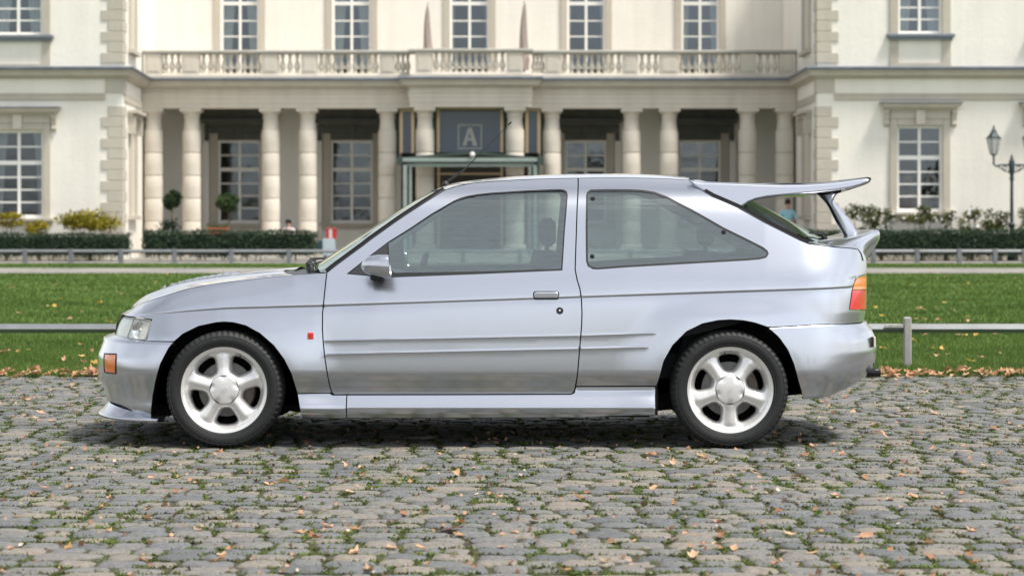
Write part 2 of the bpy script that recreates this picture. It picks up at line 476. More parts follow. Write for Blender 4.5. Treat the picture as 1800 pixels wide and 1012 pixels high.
# ------------------------------------------------------------------ fallen leaves
LEAF_COLS = [(0, (.30, .150, .085)), (.25, (.48, .255, .150)), (.55, (.62, .36, .22)), (.8, (.66, .43, .27)), (1, (.40, .24, .10))]
LEAF = toned("dry_leaf", LEAF_COLS, .75, 'obj', .15, 60, .3, 200, .25)
LEAFY = toned("yellow_leaf", [(0, (.45, .30, .06)), (.5, (.62, .42, .12)), (1, (.66, .46, .24))], .75, 'obj', .15, 60, trans=.25)
LEAF_A = toned("dry_leaf_litter", LEAF_COLS, .75, 'attr', .15, 60, trans=.25)
def leaf_shape(seed):
    r = np.random.default_rng(seed); n = 18
    th = np.linspace(0, 2 * math.pi, n, endpoint=False)
    lob = 1 + .28 * np.cos(5 * th) * (.5 + .5 * np.cos(th)) + r.normal(0, .06, n)
    rad = .5 * lob * (1 - .25 * np.cos(th + math.pi) * .6)
    P = np.c_[rad * np.cos(th), rad * np.sin(th) * .72]
    cu = r.uniform(-.9, 1.1); cv = r.uniform(.2, 1.5); tw = r.normal(0, .5)
    def zz(x, y): return cu * x * x * .8 + cv * y * y * 1.1 + tw * x * y
    V = [(x, y, zz(x, y) + r.normal(0, .012)) for x, y in P] + [(x * .5, y * .5, zz(x * .5, y * .5) + r.normal(0, .01)) for x, y in P] + [(0, 0, 0)]
    Fc = []
    for i in range(n):
        j = (i + 1) % n; Fc += [(i, j, n + j, n + i), (n + i, n + j, 2 * n)]
    k = len(V); V += [(-.42, -.012, .03), (-.42, .012, .03), (-.78, .0, .1 + .1 * r.random())]; Fc.append((k, k + 1, k + 2))
    V = np.array(V); V[:, 2] -= V[:, 2].min()
    return V, Fc
leaf_me = []
for k in range(10):
    V, Fc = leaf_shape(400 + k); me = bpy.data.meshes.new("fallen_leaf"); me.from_pydata(V.tolist(), [], Fc); me.polygons.foreach_set("use_smooth", [True] * len(me.polygons)); me.update(); leaf_me.append((me, V, Fc))
LEAVES = []
def drop_leaf(x, y, z, size, mat, label, group):
    k = rng.integers(10); key = mat.name
    me = leaf_me[k][0]
    o = bpy.data.objects.new("fallen_leaf", me)
    if not me.materials: me.materials.append(None)
    COL.objects.link(o)
    o.material_slots[0].link = 'OBJECT'; o.material_slots[0].material = mat
    o.location = (x, y, z); o.scale = (size, size * rng.uniform(.7, 1.1), size * rng.uniform(.5, 1.2)); o.rotation_euler = (rng.normal(0, .16), rng.normal(0, .16), rng.uniform(0, 6.28))
    tag(o, label, "leaf", group); LEAVES.append((o, 900 + FPX * x / y, HOR + FPX * CAMH / y, "lawn" in group, mat is LEAFY))
# those that can be made out one by one on the stones, at their places
named = [(533, 778, .085), (650, 1003, .07), (555, 948, .07), (788, 932, .12), (806, 925, .06), (265, 841, .05), (310, 867, .05), (395, 820, .07), (478, 853, .04), (495, 848, .07), (875, 875, .05), (1020, 878, .06), (740, 966, .06),
         (1063, 990, .06), (1185, 888, .05), (1250, 852, .05), (1432, 786, .06), (1480, 800, .06), (1545, 772, .09), (1620, 765, .05), (1640, 790, .06), (1400, 840, .08), (1520, 842, .06), (1690, 868, .05), (1640, 845, .05), (1523, 945, .08),
         (1705, 980, .06), (1760, 800, .06), (1775, 745, .05), (1720, 765, .04), (100, 787, .05), (295, 785, .05), (62, 704, .05), (120, 713, .05), (62, 735, .05), (45, 728, .04), (285, 718, .05), (690, 893, .03), (710, 905, .05), (985, 760, .05), (1140, 800, .05),
         (1205, 818, .05), (940, 915, .07), (1290, 965, .06), (1180, 930, .06), (1585, 895, .05), (1790, 930, .05), (190, 935, .05), (120, 965, .05), (245, 990, .05), (30, 910, .05), (1450, 700, .05), (1500, 725, .05), (1370, 905, .05), (1440, 940, .06), (1310, 830, .04), (870, 830, .05), (600, 850, .05), (420, 900, .05)]
for px, py, s in named:
    d = FPX * CAMH / (py - HOR); drop_leaf(X(px, d), d, .006, s * rng.uniform(.65, .9), LEAF, "dry tan autumn leaf lying on the cobbles", "fallen leaves on the cobbles")
for k in range(130):
    py = 665 + 345 * rng.random() ** .8; px = rng.uniform(5, 1795) if py > 760 else (rng.uniform(5, 250) if k % 2 else rng.uniform(1420, 1795)); d = FPX * CAMH / (py - HOR); drop_leaf(X(px, d), d, .005, rng.uniform(.025, .06), LEAF, "dry tan autumn leaf lying on the cobbles", "fallen leaves on the cobbles")
for k in range(130):
    t = rng.random(); py = 476 + 175 * t ** 1.6; px = rng.uniform(0, 800 - 3.6 * (py - 470) if py < 620 else 190) if k % 5 < 3 else rng.uniform(1535, 1800)
    d = FPX * CAMH / (py - HOR)
    drop_leaf(X(px, d), d, .03, rng.uniform(.045, .09), LEAFY if rng.random() < .6 else LEAF, "yellowed autumn leaf lying in the grass of the lawn", "fallen leaves on the lawn")
# say which leaf is which: patch of ground, then place in it
ORD = ["first", "second", "third", "fourth", "fifth", "sixth", "seventh", "eighth", "ninth", "tenth", "eleventh", "twelfth", "thirteenth", "fourteenth", "fifteenth", "sixteenth", "seventeenth", "eighteenth", "nineteenth", "twentieth", "twenty-first", "twenty-second", "twenty-third", "twenty-fourth", "twenty-fifth", "twenty-sixth", "twenty-seventh", "twenty-eighth"]
patches = {}
for o, px, py, lawn_, yel in LEAVES:
    if lawn_:
        a = "left of the car" if px < 560 else "right of the car"; c = "front strip of lawn" if py > 590 else ("middle of the lawn" if py > 510 else "far lawn")
    else:
        a = "at the left" if px < 250 else ("before the front wheel" if px < 600 else ("before the door" if px < 1020 else ("before the rear wheel" if px < 1430 else "at the right")))
        c = "far cobbles" if py < 730 else ("cobbles by the car" if py < 800 else ("cobbles midway" if py < 870 else ("near cobbles" if py < 945 else "nearest cobbles")))
    patches.setdefault((lawn_, yel, a, c), []).append((px, o))
for (lawn_, yel, a, c), lst in patches.items():
    lst.sort(key=lambda t: t[0])
    for k, (_, o) in enumerate(lst):
        o["label"] = ("yellow" if yel else "tan") + " dry leaf on the " + c + " " + a + ", " + ORD[min(k, len(ORD) - 1)] + " from left"
# drift of leaves against the edge of the turf
Vs, Ts, Tn = [], [], []; base = 0
for k in range(900):
    x = rng.uniform(-4.6, 4.6)
    dens = .35 + .65 * (math.sin(x * 2.1 + 1.0) * .5 + .5) * (math.sin(x * 5.3) * .4 + .6)
    if rng.random() > dens: continue
    y = LAWN_Y0 - .02 + rng.normal(0, .11); sc = rng.uniform(.045, .095)
    _, V, Fc = leaf_me[rng.integers(10)]
    V = V * sc * np.array([1, rng.uniform(.7, 1), rng.uniform(.6, 1.5)]); a = rng.uniform(0, 6.28); t = rng.normal(0, .2)
    c, s_ = math.cos(a), math.sin(a); V = np.c_[V[:, 0] * c - V[:, 1] * s_, V[:, 0] * s_ + V[:, 1] * c, V[:, 2] + V[:, 0] * t]
    V += np.array([x, y, .006 + .03 * rng.random()]); T = []
    for f in Fc: T += [f] if len(f) == 3 else [(f[0], f[1], f[2]), (f[0], f[2], f[3])]
    Vs.append(V); Ts.append(np.array(T) + base); base += len(V); Tn.append(np.full(len(V), rng.random()))
o = fast_mesh("leaf_litter", np.concatenate(Vs), np.concatenate(Ts), LEAF_A, None, np.concatenate(Tn)); tag(o, "drift of brown leaves along the edge of the turf", "leaves", kind="stuff")

# ================================================================== the mansion
def stucco(name, col, brick=True, var=.05):
    m, n, l, b = new_mat(name)
    geo = n.new("ShaderNodeNewGeometry")
    nt = n.new("ShaderNodeTexNoise"); nt.inputs["Scale"].default_value = .9; nt.inputs["Detail"].default_value = 8; nt.inputs["Roughness"].default_value = .7
    l.new(geo.outputs["Position"], nt.inputs["Vector"])
    mr = n.new("ShaderNodeMapRange"); mr.inputs[1].default_value = .3; mr.inputs[2].default_value = .7; mr.inputs[3].default_value = 1 - var; mr.inputs[4].default_value = 1 + var * .6
    l.new(nt.outputs["Fac"], mr.inputs[0])
    vm = n.new("ShaderNodeVectorMath"); vm.operation = 'SCALE'; vm.inputs[0].default_value = col; l.new(mr.outputs[0], vm.inputs["Scale"])
    mps = n.new("ShaderNodeMapping"); mps.inputs["Scale"].default_value = (2.6, 2.6, .16)
    ns = n.new("ShaderNodeTexNoise"); ns.inputs["Scale"].default_value = 1.0; ns.inputs["Detail"].default_value = 6; ns.inputs["Roughness"].default_value = .6
    l.new(geo.outputs["Position"], mps.inputs[0]); l.new(mps.outputs[0], ns.inputs["Vector"])
    ms = n.new("ShaderNodeMapRange"); ms.inputs[1].default_value = .42; ms.inputs[2].default_value = .72; ms.inputs[3].default_value = 1.0; ms.inputs[4].default_value = 1 - var * 1.5
    l.new(ns.outputs["Fac"], ms.inputs[0])
    v2 = n.new("ShaderNodeVectorMath"); v2.operation = 'SCALE'; l.new(vm.outputs[0], v2.inputs[0]); l.new(ms.outputs[0], v2.inputs["Scale"])
    l.new(v2.outputs[0], b.inputs["Base Color"]); b.inputs["Roughness"].default_value = .9; b.inputs["Specular IOR Level"].default_value = .2
    nb = n.new("ShaderNodeTexNoise"); nb.inputs["Scale"].default_value = 9; nb.inputs["Detail"].default_value = 6
    l.new(geo.outputs["Position"], nb.inputs["Vector"])
    bp = n.new("ShaderNodeBump"); bp.inputs["Strength"].default_value = .35; bp.inputs["Distance"].default_value = .02; h = nb.outputs["Fac"]
    if brick:
        mp = n.new("ShaderNodeMapping"); mp.inputs["Rotation"].default_value = (R(90), 0, 0)
        l.new(geo.outputs["Position"], mp.inputs[0])
        br = n.new("ShaderNodeTexBrick"); br.inputs["Scale"].default_value = 1.0; br.inputs["Brick Width"].default_value = .25; br.inputs["Row Height"].default_value = .083; br.inputs["Mortar Size"].default_value = .008; br.inputs["Mortar Smooth"].default_value = .6
        br.inputs["Color1"].default_value = (1, 1, 1, 1); br.inputs["Color2"].default_value = (.85, .85, .85, 1); br.inputs["Mortar"].default_value = (.45, .45, .45, 1)
        l.new(mp.outputs[0], br.inputs["Vector"])
        ad = n.new("ShaderNodeMath"); ad.operation = 'MULTIPLY_ADD'; l.new(br.outputs["Color"], ad.inputs[0]); ad.inputs[1].default_value = .55; l.new(nb.outputs["Fac"], ad.inputs[2]); h = ad.outputs[0]
    l.new(h, bp.inputs["Height"]); l.new(bp.outputs[0], b.inputs["Normal"])
    return m
WALL = stucco("cream_painted_brick", (.86, .82, .745))
STONE = stucco("pale_sandstone", (.54, .495, .42), False, .08)
STONE_L = stucco("light_sandstone", (.655, .60, .515), False, .07)
FRAMEW = plain("white_window_paint", (.86, .84, .80), .5, noise=.04, nscale=3)
LEAD = plain("lead_grey_gutter", (.20, .22, .25), .5, .3, noise=.2, nscale=4)
PIPE = plain("dark_drainpipe", (.05, .06, .06), .5)
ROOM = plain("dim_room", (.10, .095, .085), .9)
DRAPE = plain("white_curtain", (.62, .62, .61), .9, noise=.06, nscale=4)
GOLD = plain("brass_gold_frame", (.80, .60, .38), .4, .35)
GREENM = plain("grey_green_canopy_metal", (.30, .36, .33), .45, .3, noise=.1, nscale=3)
DKGREEN = plain("dark_green_portal_metal", (.035, .055, .045), .5)
def pane_glass():
    m, n, l, b = new_mat("window_pane")
    n.remove(b)
    tr = n.new("ShaderNodeBsdfTransparent"); tr.inputs[0].default_value = (.55, .60, .60, 1)
    gl = n.new("ShaderNodeBsdfGlossy"); gl.inputs["Roughness"].default_value = .015; gl.inputs["Color"].default_value = (.80, .90, 1, 1)
    fr = n.new("ShaderNodeLayerWeight"); fr.inputs["Blend"].default_value = .08
    mr = n.new("ShaderNodeMapRange"); mr.inputs[3].default_value = .12; mr.inputs[4].default_value = 1
    mx = n.new("ShaderNodeMixShader"); l.new(fr.outputs["Facing"], mr.inputs[0]); l.new(mr.outputs[0], mx.inputs[0]); l.new(tr.outputs[0], mx.inputs[1]); l.new(gl.outputs[0], mx.inputs[2]); l.new(mx.outputs[0], n["Material Output"].inputs["Surface"])
    geo = n.new("ShaderNodeNewGeometry"); nt = n.new("ShaderNodeTexNoise"); nt.inputs["Scale"].default_value = 1.8; l.new(geo.outputs["Position"], nt.inputs["Vector"])
    bp = n.new("ShaderNodeBump"); bp.inputs["Strength"].default_value = .25; bp.inputs["Distance"].default_value = .02; l.new(nt.outputs["Fac"], bp.inputs["Height"]); l.new(bp.outputs[0], gl.inputs["Normal"])
    return m
PANE = pane_glass()

YW, YCo, YB = 64.0, 69.0, 73.0
SHADESTONE = plain("shade_dark_lintel", (.120, .128, .115), .85, noise=.2, nscale=3)  # hood stone darkened: shade of the portico bay tops put into its colour
PLASTER = stucco("portico_plaster", (.85, .82, .76), False, .04)
XL, XR = X(215, YW), X(1437, YW)
XL2, XR2 = X(249, YCo), X(1401, YCo)
house = empty("mansion", ((XL + XR) / 2, YCo, 0))
tag(house, "cream mansion with a columned portico and a balustraded terrace behind the lawn", "mansion")
ZTOP = 11.0

def wall_open(name, x0, x1, z0, z1, y, ops, mat=WALL, rev=.22):
    """wall facing the viewer with rectangular openings and their reveals"""
    xs = sorted({x0, x1, *[o[0] for o in ops], *[o[1] for o in ops]}); zs = sorted({z0, z1, *[o[2] for o in ops], *[o[3] for o in ops]})
    b = MB()
    for i in range(len(xs) - 1):
        for j in range(len(zs) - 1):
            cx, cz = (xs[i] + xs[i + 1]) / 2, (zs[j] + zs[j + 1]) / 2
            if any(o[0] < cx < o[1] and o[2] < cz < o[3] for o in ops): continue
            b.add([(xs[i], y, zs[j]), (xs[i + 1], y, zs[j]), (xs[i + 1], y, zs[j + 1]), (xs[i], y, zs[j + 1])], [(0, 1, 2, 3)])
    for a, c, d, e in ops:
        P = [(a, d), (c, d), (c, e), (a, e)]
        for k in range(4):
            p, q = P[k], P[(k + 1) % 4]; b.add([(p[0], y, p[1]), (q[0], y, q[1]), (q[0], y + rev, q[1]), (p[0], y + rev, p[1])], [(0, 3, 2, 1)])
    o = mesh(name, b.v, b.f, mat, house)
    return o

pane_cache = {}
def window(x0, x1, z0, z1, y, tra, rows_low, rows_top, curtain=None, fw=.075, bars=True, lab=None):
    """two-leaf casement with transom: frame, each pane, optional drapes; y = plane of the frame"""
    w = empty("window", ((x0 + x1) / 2, y, z0), house)
    if lab: w["label"] = lab
    b = MB(); xm = (x0 + x1) / 2; mw = .085; bw = .022
    b.box(x0, x0 + fw, y, y + .07, z0, z1); b.box(x1 - fw, x1, y, y + .07, z0, z1); b.box(x0 + fw, x1 - fw, y, y + .07, z1 - fw, z1); b.box(x0 + fw, x1 - fw, y, y + .07, z0, z0 + fw * 1.2)
    b.box(xm - mw / 2, xm + mw / 2, y - .012, y + .06, z0 + fw * 1.2, z1 - fw)
    if tra: b.box(x0 + fw, xm - mw / 2, y - .006, y + .06, tra - .06, tra + .06); b.box(xm + mw / 2, x1 - fw, y - .006, y + .06, tra - .06, tra + .06)
    cells = []
    segs = [(z0 + fw * 1.2, (tra - .06) if tra else z1 - fw, rows_low)] + ([(tra + .06, z1 - fw, rows_top)] if tra else [])
    for (a, c) in ((x0 + fw, xm - mw / 2), (xm + mw / 2, x1 - fw)):
        for s0, s1, nr in segs:
            for r_ in range(nr):
                p0 = s0 + (s1 - s0) * r_ / nr; p1 = s0 + (s1 - s0) * (r_ + 1) / nr
                if r_: b.box(a, c, y + .01, y + .045, p0 - bw, p0 + bw)
                cells.append((a, c, p0 + (bw if r_ else 0), p1 - (bw if r_ < nr - 1 else 0)))
    b.ok("frame", FRAMEW, w)
    for a, c, d, e in cells:
        key = (round(c - a, 3), round(e - d, 3))
        if key not in pane_cache:
            hx, hz = (c - a) / 2 + .004, (e - d) / 2 + .004
            me = bpy.data.meshes.new("pane"); me.from_pydata([(-hx, 0, -hz), (hx, 0, -hz), (hx, 0, hz), (-hx, 0, hz)], [], [(0, 1, 2, 3)]); me.materials.append(PANE); pane_cache[key] = me
        o = bpy.data.objects.new("pane", pane_cache[key]); COL.objects.link(o); o.parent = w
        o.location = Vector(((a + c) / 2, y + .03, (d + e) / 2)) - wloc(w); o.rotation_euler = (rng.normal(0, .003), 0, rng.normal(0, .003))
    if curtain:
        for sgn in (-1, 1):
            b = MB(); G = []
            for t in np.linspace(0, 1, 22):
                zz = z0 + (z1 - z0) * t; wd = (x1 - x0) * .5
                inner = curtain * wd * (.55 + .45 * t ** 1.5)
                row = []
                for s in np.linspace(0, 1, 15):
                    xx = (x0 if sgn < 0 else x1) - sgn * inner * s
                    row.append((xx, y + .22 + .03 * math.sin(s * 24 + t * 2), zz))
                G.append(row)
            b.grid(np.array(G)); b.ok("curtain", DRAPE, w, True)
    return w

def sweep(name, path, prof, mat, parent=house, closed=False):
    """profile (out, z) swept along a plan polyline; out points to the right-hand normal facing the viewer"""
    P = [np.array(p, float) for p in path]; n = len(P); G = []
    for i in range(n):
        d1 = (P[i] - P[i - 1]) / np.linalg.norm(P[i] - P[i - 1]) if i else None
        d2 = (P[i + 1] - P[i]) / np.linalg.norm(P[i + 1] - P[i]) if i < n - 1 else None
        n1 = np.array([d1[1], -d1[0]]) if d1 is not None else None; n2 = np.array([d2[1], -d2[0]]) if d2 is not None else None
        if n1 is None: m_ = n2
        elif n2 is None: m_ = n1
        else:
            m_ = n1 + n2; m_ = m_ / max(.2, m_.dot(n1))
        G.append([(P[i][0] + m_[0] * o_, P[i][1] + m_[1] * o_, z) for o_, z in prof])
    b = MB(); b.grid(np.array(G)); b.ngon(G[0]); b.ngon(G[-1][::-1])
    return b.ok(name, mat, parent)

# --- openings
UPW = [(388, 455), (584, 652), (791, 860), (997, 1064), (1198, 1264)]      # upper floor, centre
LOW = [(383, 458), (581, 655), (993, 1066), (1193, 1267)]                  # behind the colonnade
zu0 = 5.65; zu1 = 9.6
ops_u = [(X(a, YB), X(b_, YB), zu0, zu1) for a, b_ in UPW]
zl0, zl1 = Z(392, YB), Z(247, YB)
ops_l = [(X(a, YB), X(b_, YB), zl0, zl1) for a, b_ in LOW]
door_op = (X(705, YB), X(947, YB), 0.0, 5.0)
wall_open("upper_wall", XL2 - 1, XR2 + 1, 5.3, ZTOP, YB, ops_u)
wall_open("portico_wall", XL2 - 1, XR2 + 1, 0, 5.3, YB + .002, ops_l + [door_op], PLASTER)
# wings: lower and upper windows
wl_ops = [(X(-12, YW), X(76, YW), Z(383, YW), Z(229, YW)), (X(-12, YW), X(74, YW), Z(62, YW), Z(-90, YW))]
wr_ops = [(X(1577, YW), X(1657, YW), Z(372, YW), Z(221, YW)), (X(1579, YW), X(1656, YW), Z(60, YW), Z(-92, YW)), (X(1822, YW), X(1902, YW), Z(372, YW), Z(221, YW)), (X(1826, YW), X(1902, YW), Z(60, YW), Z(-92, YW))]
wall_open("wing_wall", -26, XL, 0, ZTOP, YW, wl_ops)
wall_open("wing_wall", XR, 26, 0, ZTOP, YW, wr_ops)
# return walls
for nm, a, c in (("return_wall", (XL, YW), (XL2, YB)), ("return_wall", (XR2, YB), (XR, YW))):
    if a[1] < c[1]: c = (XL + (XL2 - XL) * (YB - YW) / (YCo - YW), YB)
    else: a = (XR + (XR2 - XR) * (YB - YW) / (YCo - YW), YB)
    mesh(nm, [(a[0], a[1], 0), (c[0], c[1], 0), (c[0], c[1], ZTOP), (a[0], a[1], ZTOP)], [(0, 1, 2, 3)], WALL, house)
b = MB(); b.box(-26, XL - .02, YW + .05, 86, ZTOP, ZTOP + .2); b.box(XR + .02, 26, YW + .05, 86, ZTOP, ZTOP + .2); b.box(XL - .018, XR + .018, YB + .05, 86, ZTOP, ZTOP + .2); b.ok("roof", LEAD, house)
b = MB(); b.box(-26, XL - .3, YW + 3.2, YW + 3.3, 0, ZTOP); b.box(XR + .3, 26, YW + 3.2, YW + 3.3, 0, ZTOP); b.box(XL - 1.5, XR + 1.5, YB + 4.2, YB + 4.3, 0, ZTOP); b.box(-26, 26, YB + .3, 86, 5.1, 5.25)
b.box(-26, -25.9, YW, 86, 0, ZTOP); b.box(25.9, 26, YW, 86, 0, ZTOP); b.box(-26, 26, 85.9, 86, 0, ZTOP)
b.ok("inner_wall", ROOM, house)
# --- windows
for k, (a, c, d, e) in enumerate(ops_u): window(a, c, d, e, YB + .12, Z(6, YB), 5, 3, .85 if k < 2 else (.55 if k == 4 else .3))
for k, (a, c, d, e) in enumerate(ops_l): window(a, c, d, e, YB + .14, Z(298, YB), 4, 2)
window(*wl_ops[0], YW + .12, Z(286, YW), 4, 2, .5); window(*wl_ops[1], YW + .12, Z(-30, YW), 4, 2, 1.0)
window(*wr_ops[0], YW + .12, Z(277, YW), 4, 2); window(*wr_ops[1], YW + .12, Z(-32, YW), 4, 2, 1.0)
window(*wr_ops[2], YW + .12, Z(277, YW), 4, 2); window(*wr_ops[3], YW + .12, Z(-32, YW), 4, 2, 1.0)
# --- window surrounds
def surround(x0, x1, z0, z1, y, wd=.21, pr=.07, hood=False, sill=True, apron=False, dark=False):
    SM = SHADESTONE if dark else STONE
    s = empty("window_surround", ((x0 + x1) / 2, y, z0), house)
    b = MB(); b.box(x0 - wd, x0 - .003, y - pr, y + .02, z0, z1 + wd * .9, .012); b.ok("jamb_stone", STONE, s)
    b = MB(); b.box(x1 + .003, x1 + wd, y - pr, y + .02, z0, z1 + wd * .9, .012); b.ok("jamb_stone", STONE, s)
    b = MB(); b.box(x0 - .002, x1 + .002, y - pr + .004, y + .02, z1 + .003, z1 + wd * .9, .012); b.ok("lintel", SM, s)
    if hood:
        zh = z1 + wd * .9
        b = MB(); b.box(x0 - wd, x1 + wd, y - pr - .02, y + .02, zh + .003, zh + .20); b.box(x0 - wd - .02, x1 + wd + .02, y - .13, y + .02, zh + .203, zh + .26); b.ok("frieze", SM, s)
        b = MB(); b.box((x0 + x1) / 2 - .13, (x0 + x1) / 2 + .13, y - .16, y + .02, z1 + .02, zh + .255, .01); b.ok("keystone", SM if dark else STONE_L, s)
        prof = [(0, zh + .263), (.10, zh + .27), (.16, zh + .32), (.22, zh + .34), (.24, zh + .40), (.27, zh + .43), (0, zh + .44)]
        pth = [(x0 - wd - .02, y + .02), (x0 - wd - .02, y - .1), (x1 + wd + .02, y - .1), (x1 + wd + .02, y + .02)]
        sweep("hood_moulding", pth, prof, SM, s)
        b = MB(); b.box(x0 - wd - .31, x1 + wd + .31, y - .38, y + .02, zh + .443, zh + .475); b.ok("hood_flashing", LEAD, s)
        for sx in (x0 - wd - .10, x1 + wd + .10):
            b = MB()
            pr_ = [(y, zh + .262), (y - .17, zh + .262), (y - .19, zh + .18), (y - .13, zh + .08), (y - .10, zh - .06), (y - .12, zh - .16), (y - .07, zh - .22), (y, zh - .24)]
            V = [(sx - .07, a, c_) for a, c_ in pr_] + [(sx + .07, a, c_) for a, c_ in pr_]; n_ = len(pr_)
            b.add(V, [tuple(range(n_)), tuple(range(2 * n_ - 1, n_ - 1, -1))] + [(i, n_ + i, n_ + (i + 1) % n_, (i + 1) % n_) for i in range(n_)]); b.ok("console", SM, s)
    if sill:
        b = MB(); b.box(x0 - wd - .10, x1 + wd + .10, y - .20, y + .02, z0 - .10, z0 - .003, .012); b.box(x0 - wd - .04, x1 + wd + .04, y - .13, y + .02, z0 - .18, z0 - .103); b.ok("sill", LEAD if apron else STONE, s)
    if apron:
        for xx in (x0 - wd, x1):
            b = MB(); b.box(xx + .003, xx + wd - .003, y - .05, y + .02, z0 - .85, z0 - .183); b.ok("apron_pier", STONE, s)
        b = MB(); b.box(x0 - wd, x1 + wd, y - .055, y + .02, 5.66, z0 - .853); b.ok("apron_base", STONE, s)
    if dark:
        b = MB(); b.box(x0 - wd - .30, x1 + wd + .30, y - .30, y + .02, zh + .478, 5.10); b.ok("bay_shade_panel", SM, s)  # dark panel added for the shade between hood and ceiling
        for xx in (x0 - wd - .24, x1 + wd + .02): b = MB(); b.box(xx, xx + .22, y - .16, y + .02, .16, z1 - .02, .01); b.ok("pilaster", PLASTER, s)
for a, c, d, e in ops_u: surround(a, c, d, e, YB, .22, .06, False, False)
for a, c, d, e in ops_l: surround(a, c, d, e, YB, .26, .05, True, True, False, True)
surround(*wl_ops[0], YW, .22, .07, True, True); surround(*wl_ops[1], YW, .25, .06, False, True, True)
for k in (0, 2): surround(*wr_ops[k], YW, .22, .07, True, True)
for k in (1, 3): surround(*wr_ops[k], YW, .25, .06, False, True, True)
# --- quoins on both wing corners
zq = .45; k = 0
while zq < ZTOP - .3:
    h = .312
    if not (zq + h > 4.66 and zq < 5.68):
        wd = .62 if k % 2 else .42
        for sx, cx in ((-1, XL), (1, XR)):
            b = MB()
            x0, x1 = (cx - wd, cx + .028) if sx < 0 else (cx - .028, cx + wd)
            b.box(x0, x1, YW - .028, YW + (.42 if k % 2 else .62), zq + .006, zq + h - .006, .010); b.ok("quoin_stone", STONE, house)
    zq += h; k += 1
for cx, a, c in ((XL, -.5, .03), (XR, -.03, .5)):
    b = MB(); b.box(cx + a, cx + c, YW - .031, YW + .5, 4.885, 5.295); b.ok("corner_pier", STONE, house)
# --- plinth, string course, main cornice and gutter
PATH_ALL = [(-26, YW), (XL, YW), (XL2, YCo), (X(722, YCo), YCo), (X(722, YCo), YCo - .62), (X(934, YCo), YCo - .62), (X(934, YCo), YCo), (XR2, YCo), (XR, YW), (26, YW)]
sweep("cornice", PATH_ALL, [(-.05, 5.30), (.06, 5.30), (.08, 5.335), (.20, 5.37), (.24, 5.40), (.25, 5.47), (.30, 5.50), (.31, 5.535), (-.05, 5.54)], STONE)
sweep("gutter", PATH_ALL, [(-.05, 5.543), (.33, 5.543), (.36, 5.60), (.35, 5.645), (-.05, 5.66)], LEAD)
for pth in ([(-26, YW), (XL - .5, YW)], [(XR + .5, YW), (26, YW)]):
    sweep("string_course", pth, [(-.02, 4.67), (.035, 4.67), (.045, 4.70), (.045, 4.80), (.06, 4.83), (.06, 4.875), (-.02, 4.88)], STONE)
    sweep("plinth", pth, [(-.02, 0), (.06, 0), (.06, .40), (.04, .445), (-.02, .445)], STONE)
# --- entablature of the colonnade (three fasciae), projecting over the door
ENT = [(XL2 + .02, YCo), (X(722, YCo), YCo), (X(722, YCo), YCo - .62), (X(934, YCo), YCo - .62), (X(934, YCo), YCo), (XR2 - .02, YCo)]
sweep("entablature", ENT, [(-.62, 4.70), (0, 4.70), (0, 4.84), (.018, 4.845), (.018, 5.0), (.036, 5.005), (.036, 5.12), (.07, 5.14), (.07, 5.17), (.02, 5.19), (.02, 5.298), (-.62, 5.298)], STONE_L)
b = MB(); b.box(XL2, XR2, YCo + .62, YB, 5.12, 5.29); b.ok("portico_ceiling", plain("dark_timber_ceiling", (.26, .25, .22), .8, noise=.1, nscale=3), house)
b = MB(); b.box(XL2 - .3, XR2 + .3, YCo - .9, YB, 0, .16); b.ok("portico_step", STONE_L, house)
# --- columns
def make_column():
    c = empty("column", (0, 0, 0), None); r = .285
    z = .16
    b = MB(); b.box(-.36, .36, -.36, .36, .16, .30); b.lathe([(.35, .30), (.36, .34), (.34, .39), (.31, .41)], 24); b.ok("base", STONE_L, c, True, 35)
    hs = np.linspace(.41, 4.02, 6)
    for k in range(5):
        a, d = hs[k], hs[k + 1]; m_ = d - a
        b = MB(); b.lathe([(r - .02, a + .004), (r, a + .02), (r + .006, a + m_ * .4), (r + .002, d - .03), (r - .015, d - .004)], 28); b.ok("drum", STONE_L, c, True, 35)
    b = MB(); b.lathe([(r - .02, 4.024), (r - .03, 4.05), (r - .055, 4.30), (r - .055, 4.40), (r - .02, 4.405), (r - .02, 4.44), (r - .05, 4.445), (r - .05, 4.50), (r + .02, 4.57), (r + .03, 4.59)], 28); b.box(-.335, .335, -.335, .335, 4.593, 4.695); b.ok("capital", STONE_L, c, True, 35)
    return c
col0 = make_column()
COLS = [270, 337, 476, 541, 681, 970, 1110, 1176, 1314, 1379]
first = True
def copy_tree(src, parent, loc):
    c = src.copy(); COL.objects.link(c); c.parent = parent; c.location = Vector(loc) - (wloc(parent) if parent else Vector((0, 0, 0)))
    for ch in src.children:
        d = ch.copy(); COL.objects.link(d); d.parent = c
        for g in ch.children:
            e = g.copy(); COL.objects.link(e); e.parent = d
    return c
spots = [(X(p, YCo + .32), YCo + .32) for p in COLS] + [(X(747, YCo - .3), YCo - .3), (X(905, YCo - .3), YCo - .3)]
for (x, y) in spots[1:]: copy_tree(col0, house, (x, y, 0))
col0.parent = house; col0.location = Vector((spots[0][0], spots[0][1], 0)) - wloc(house)
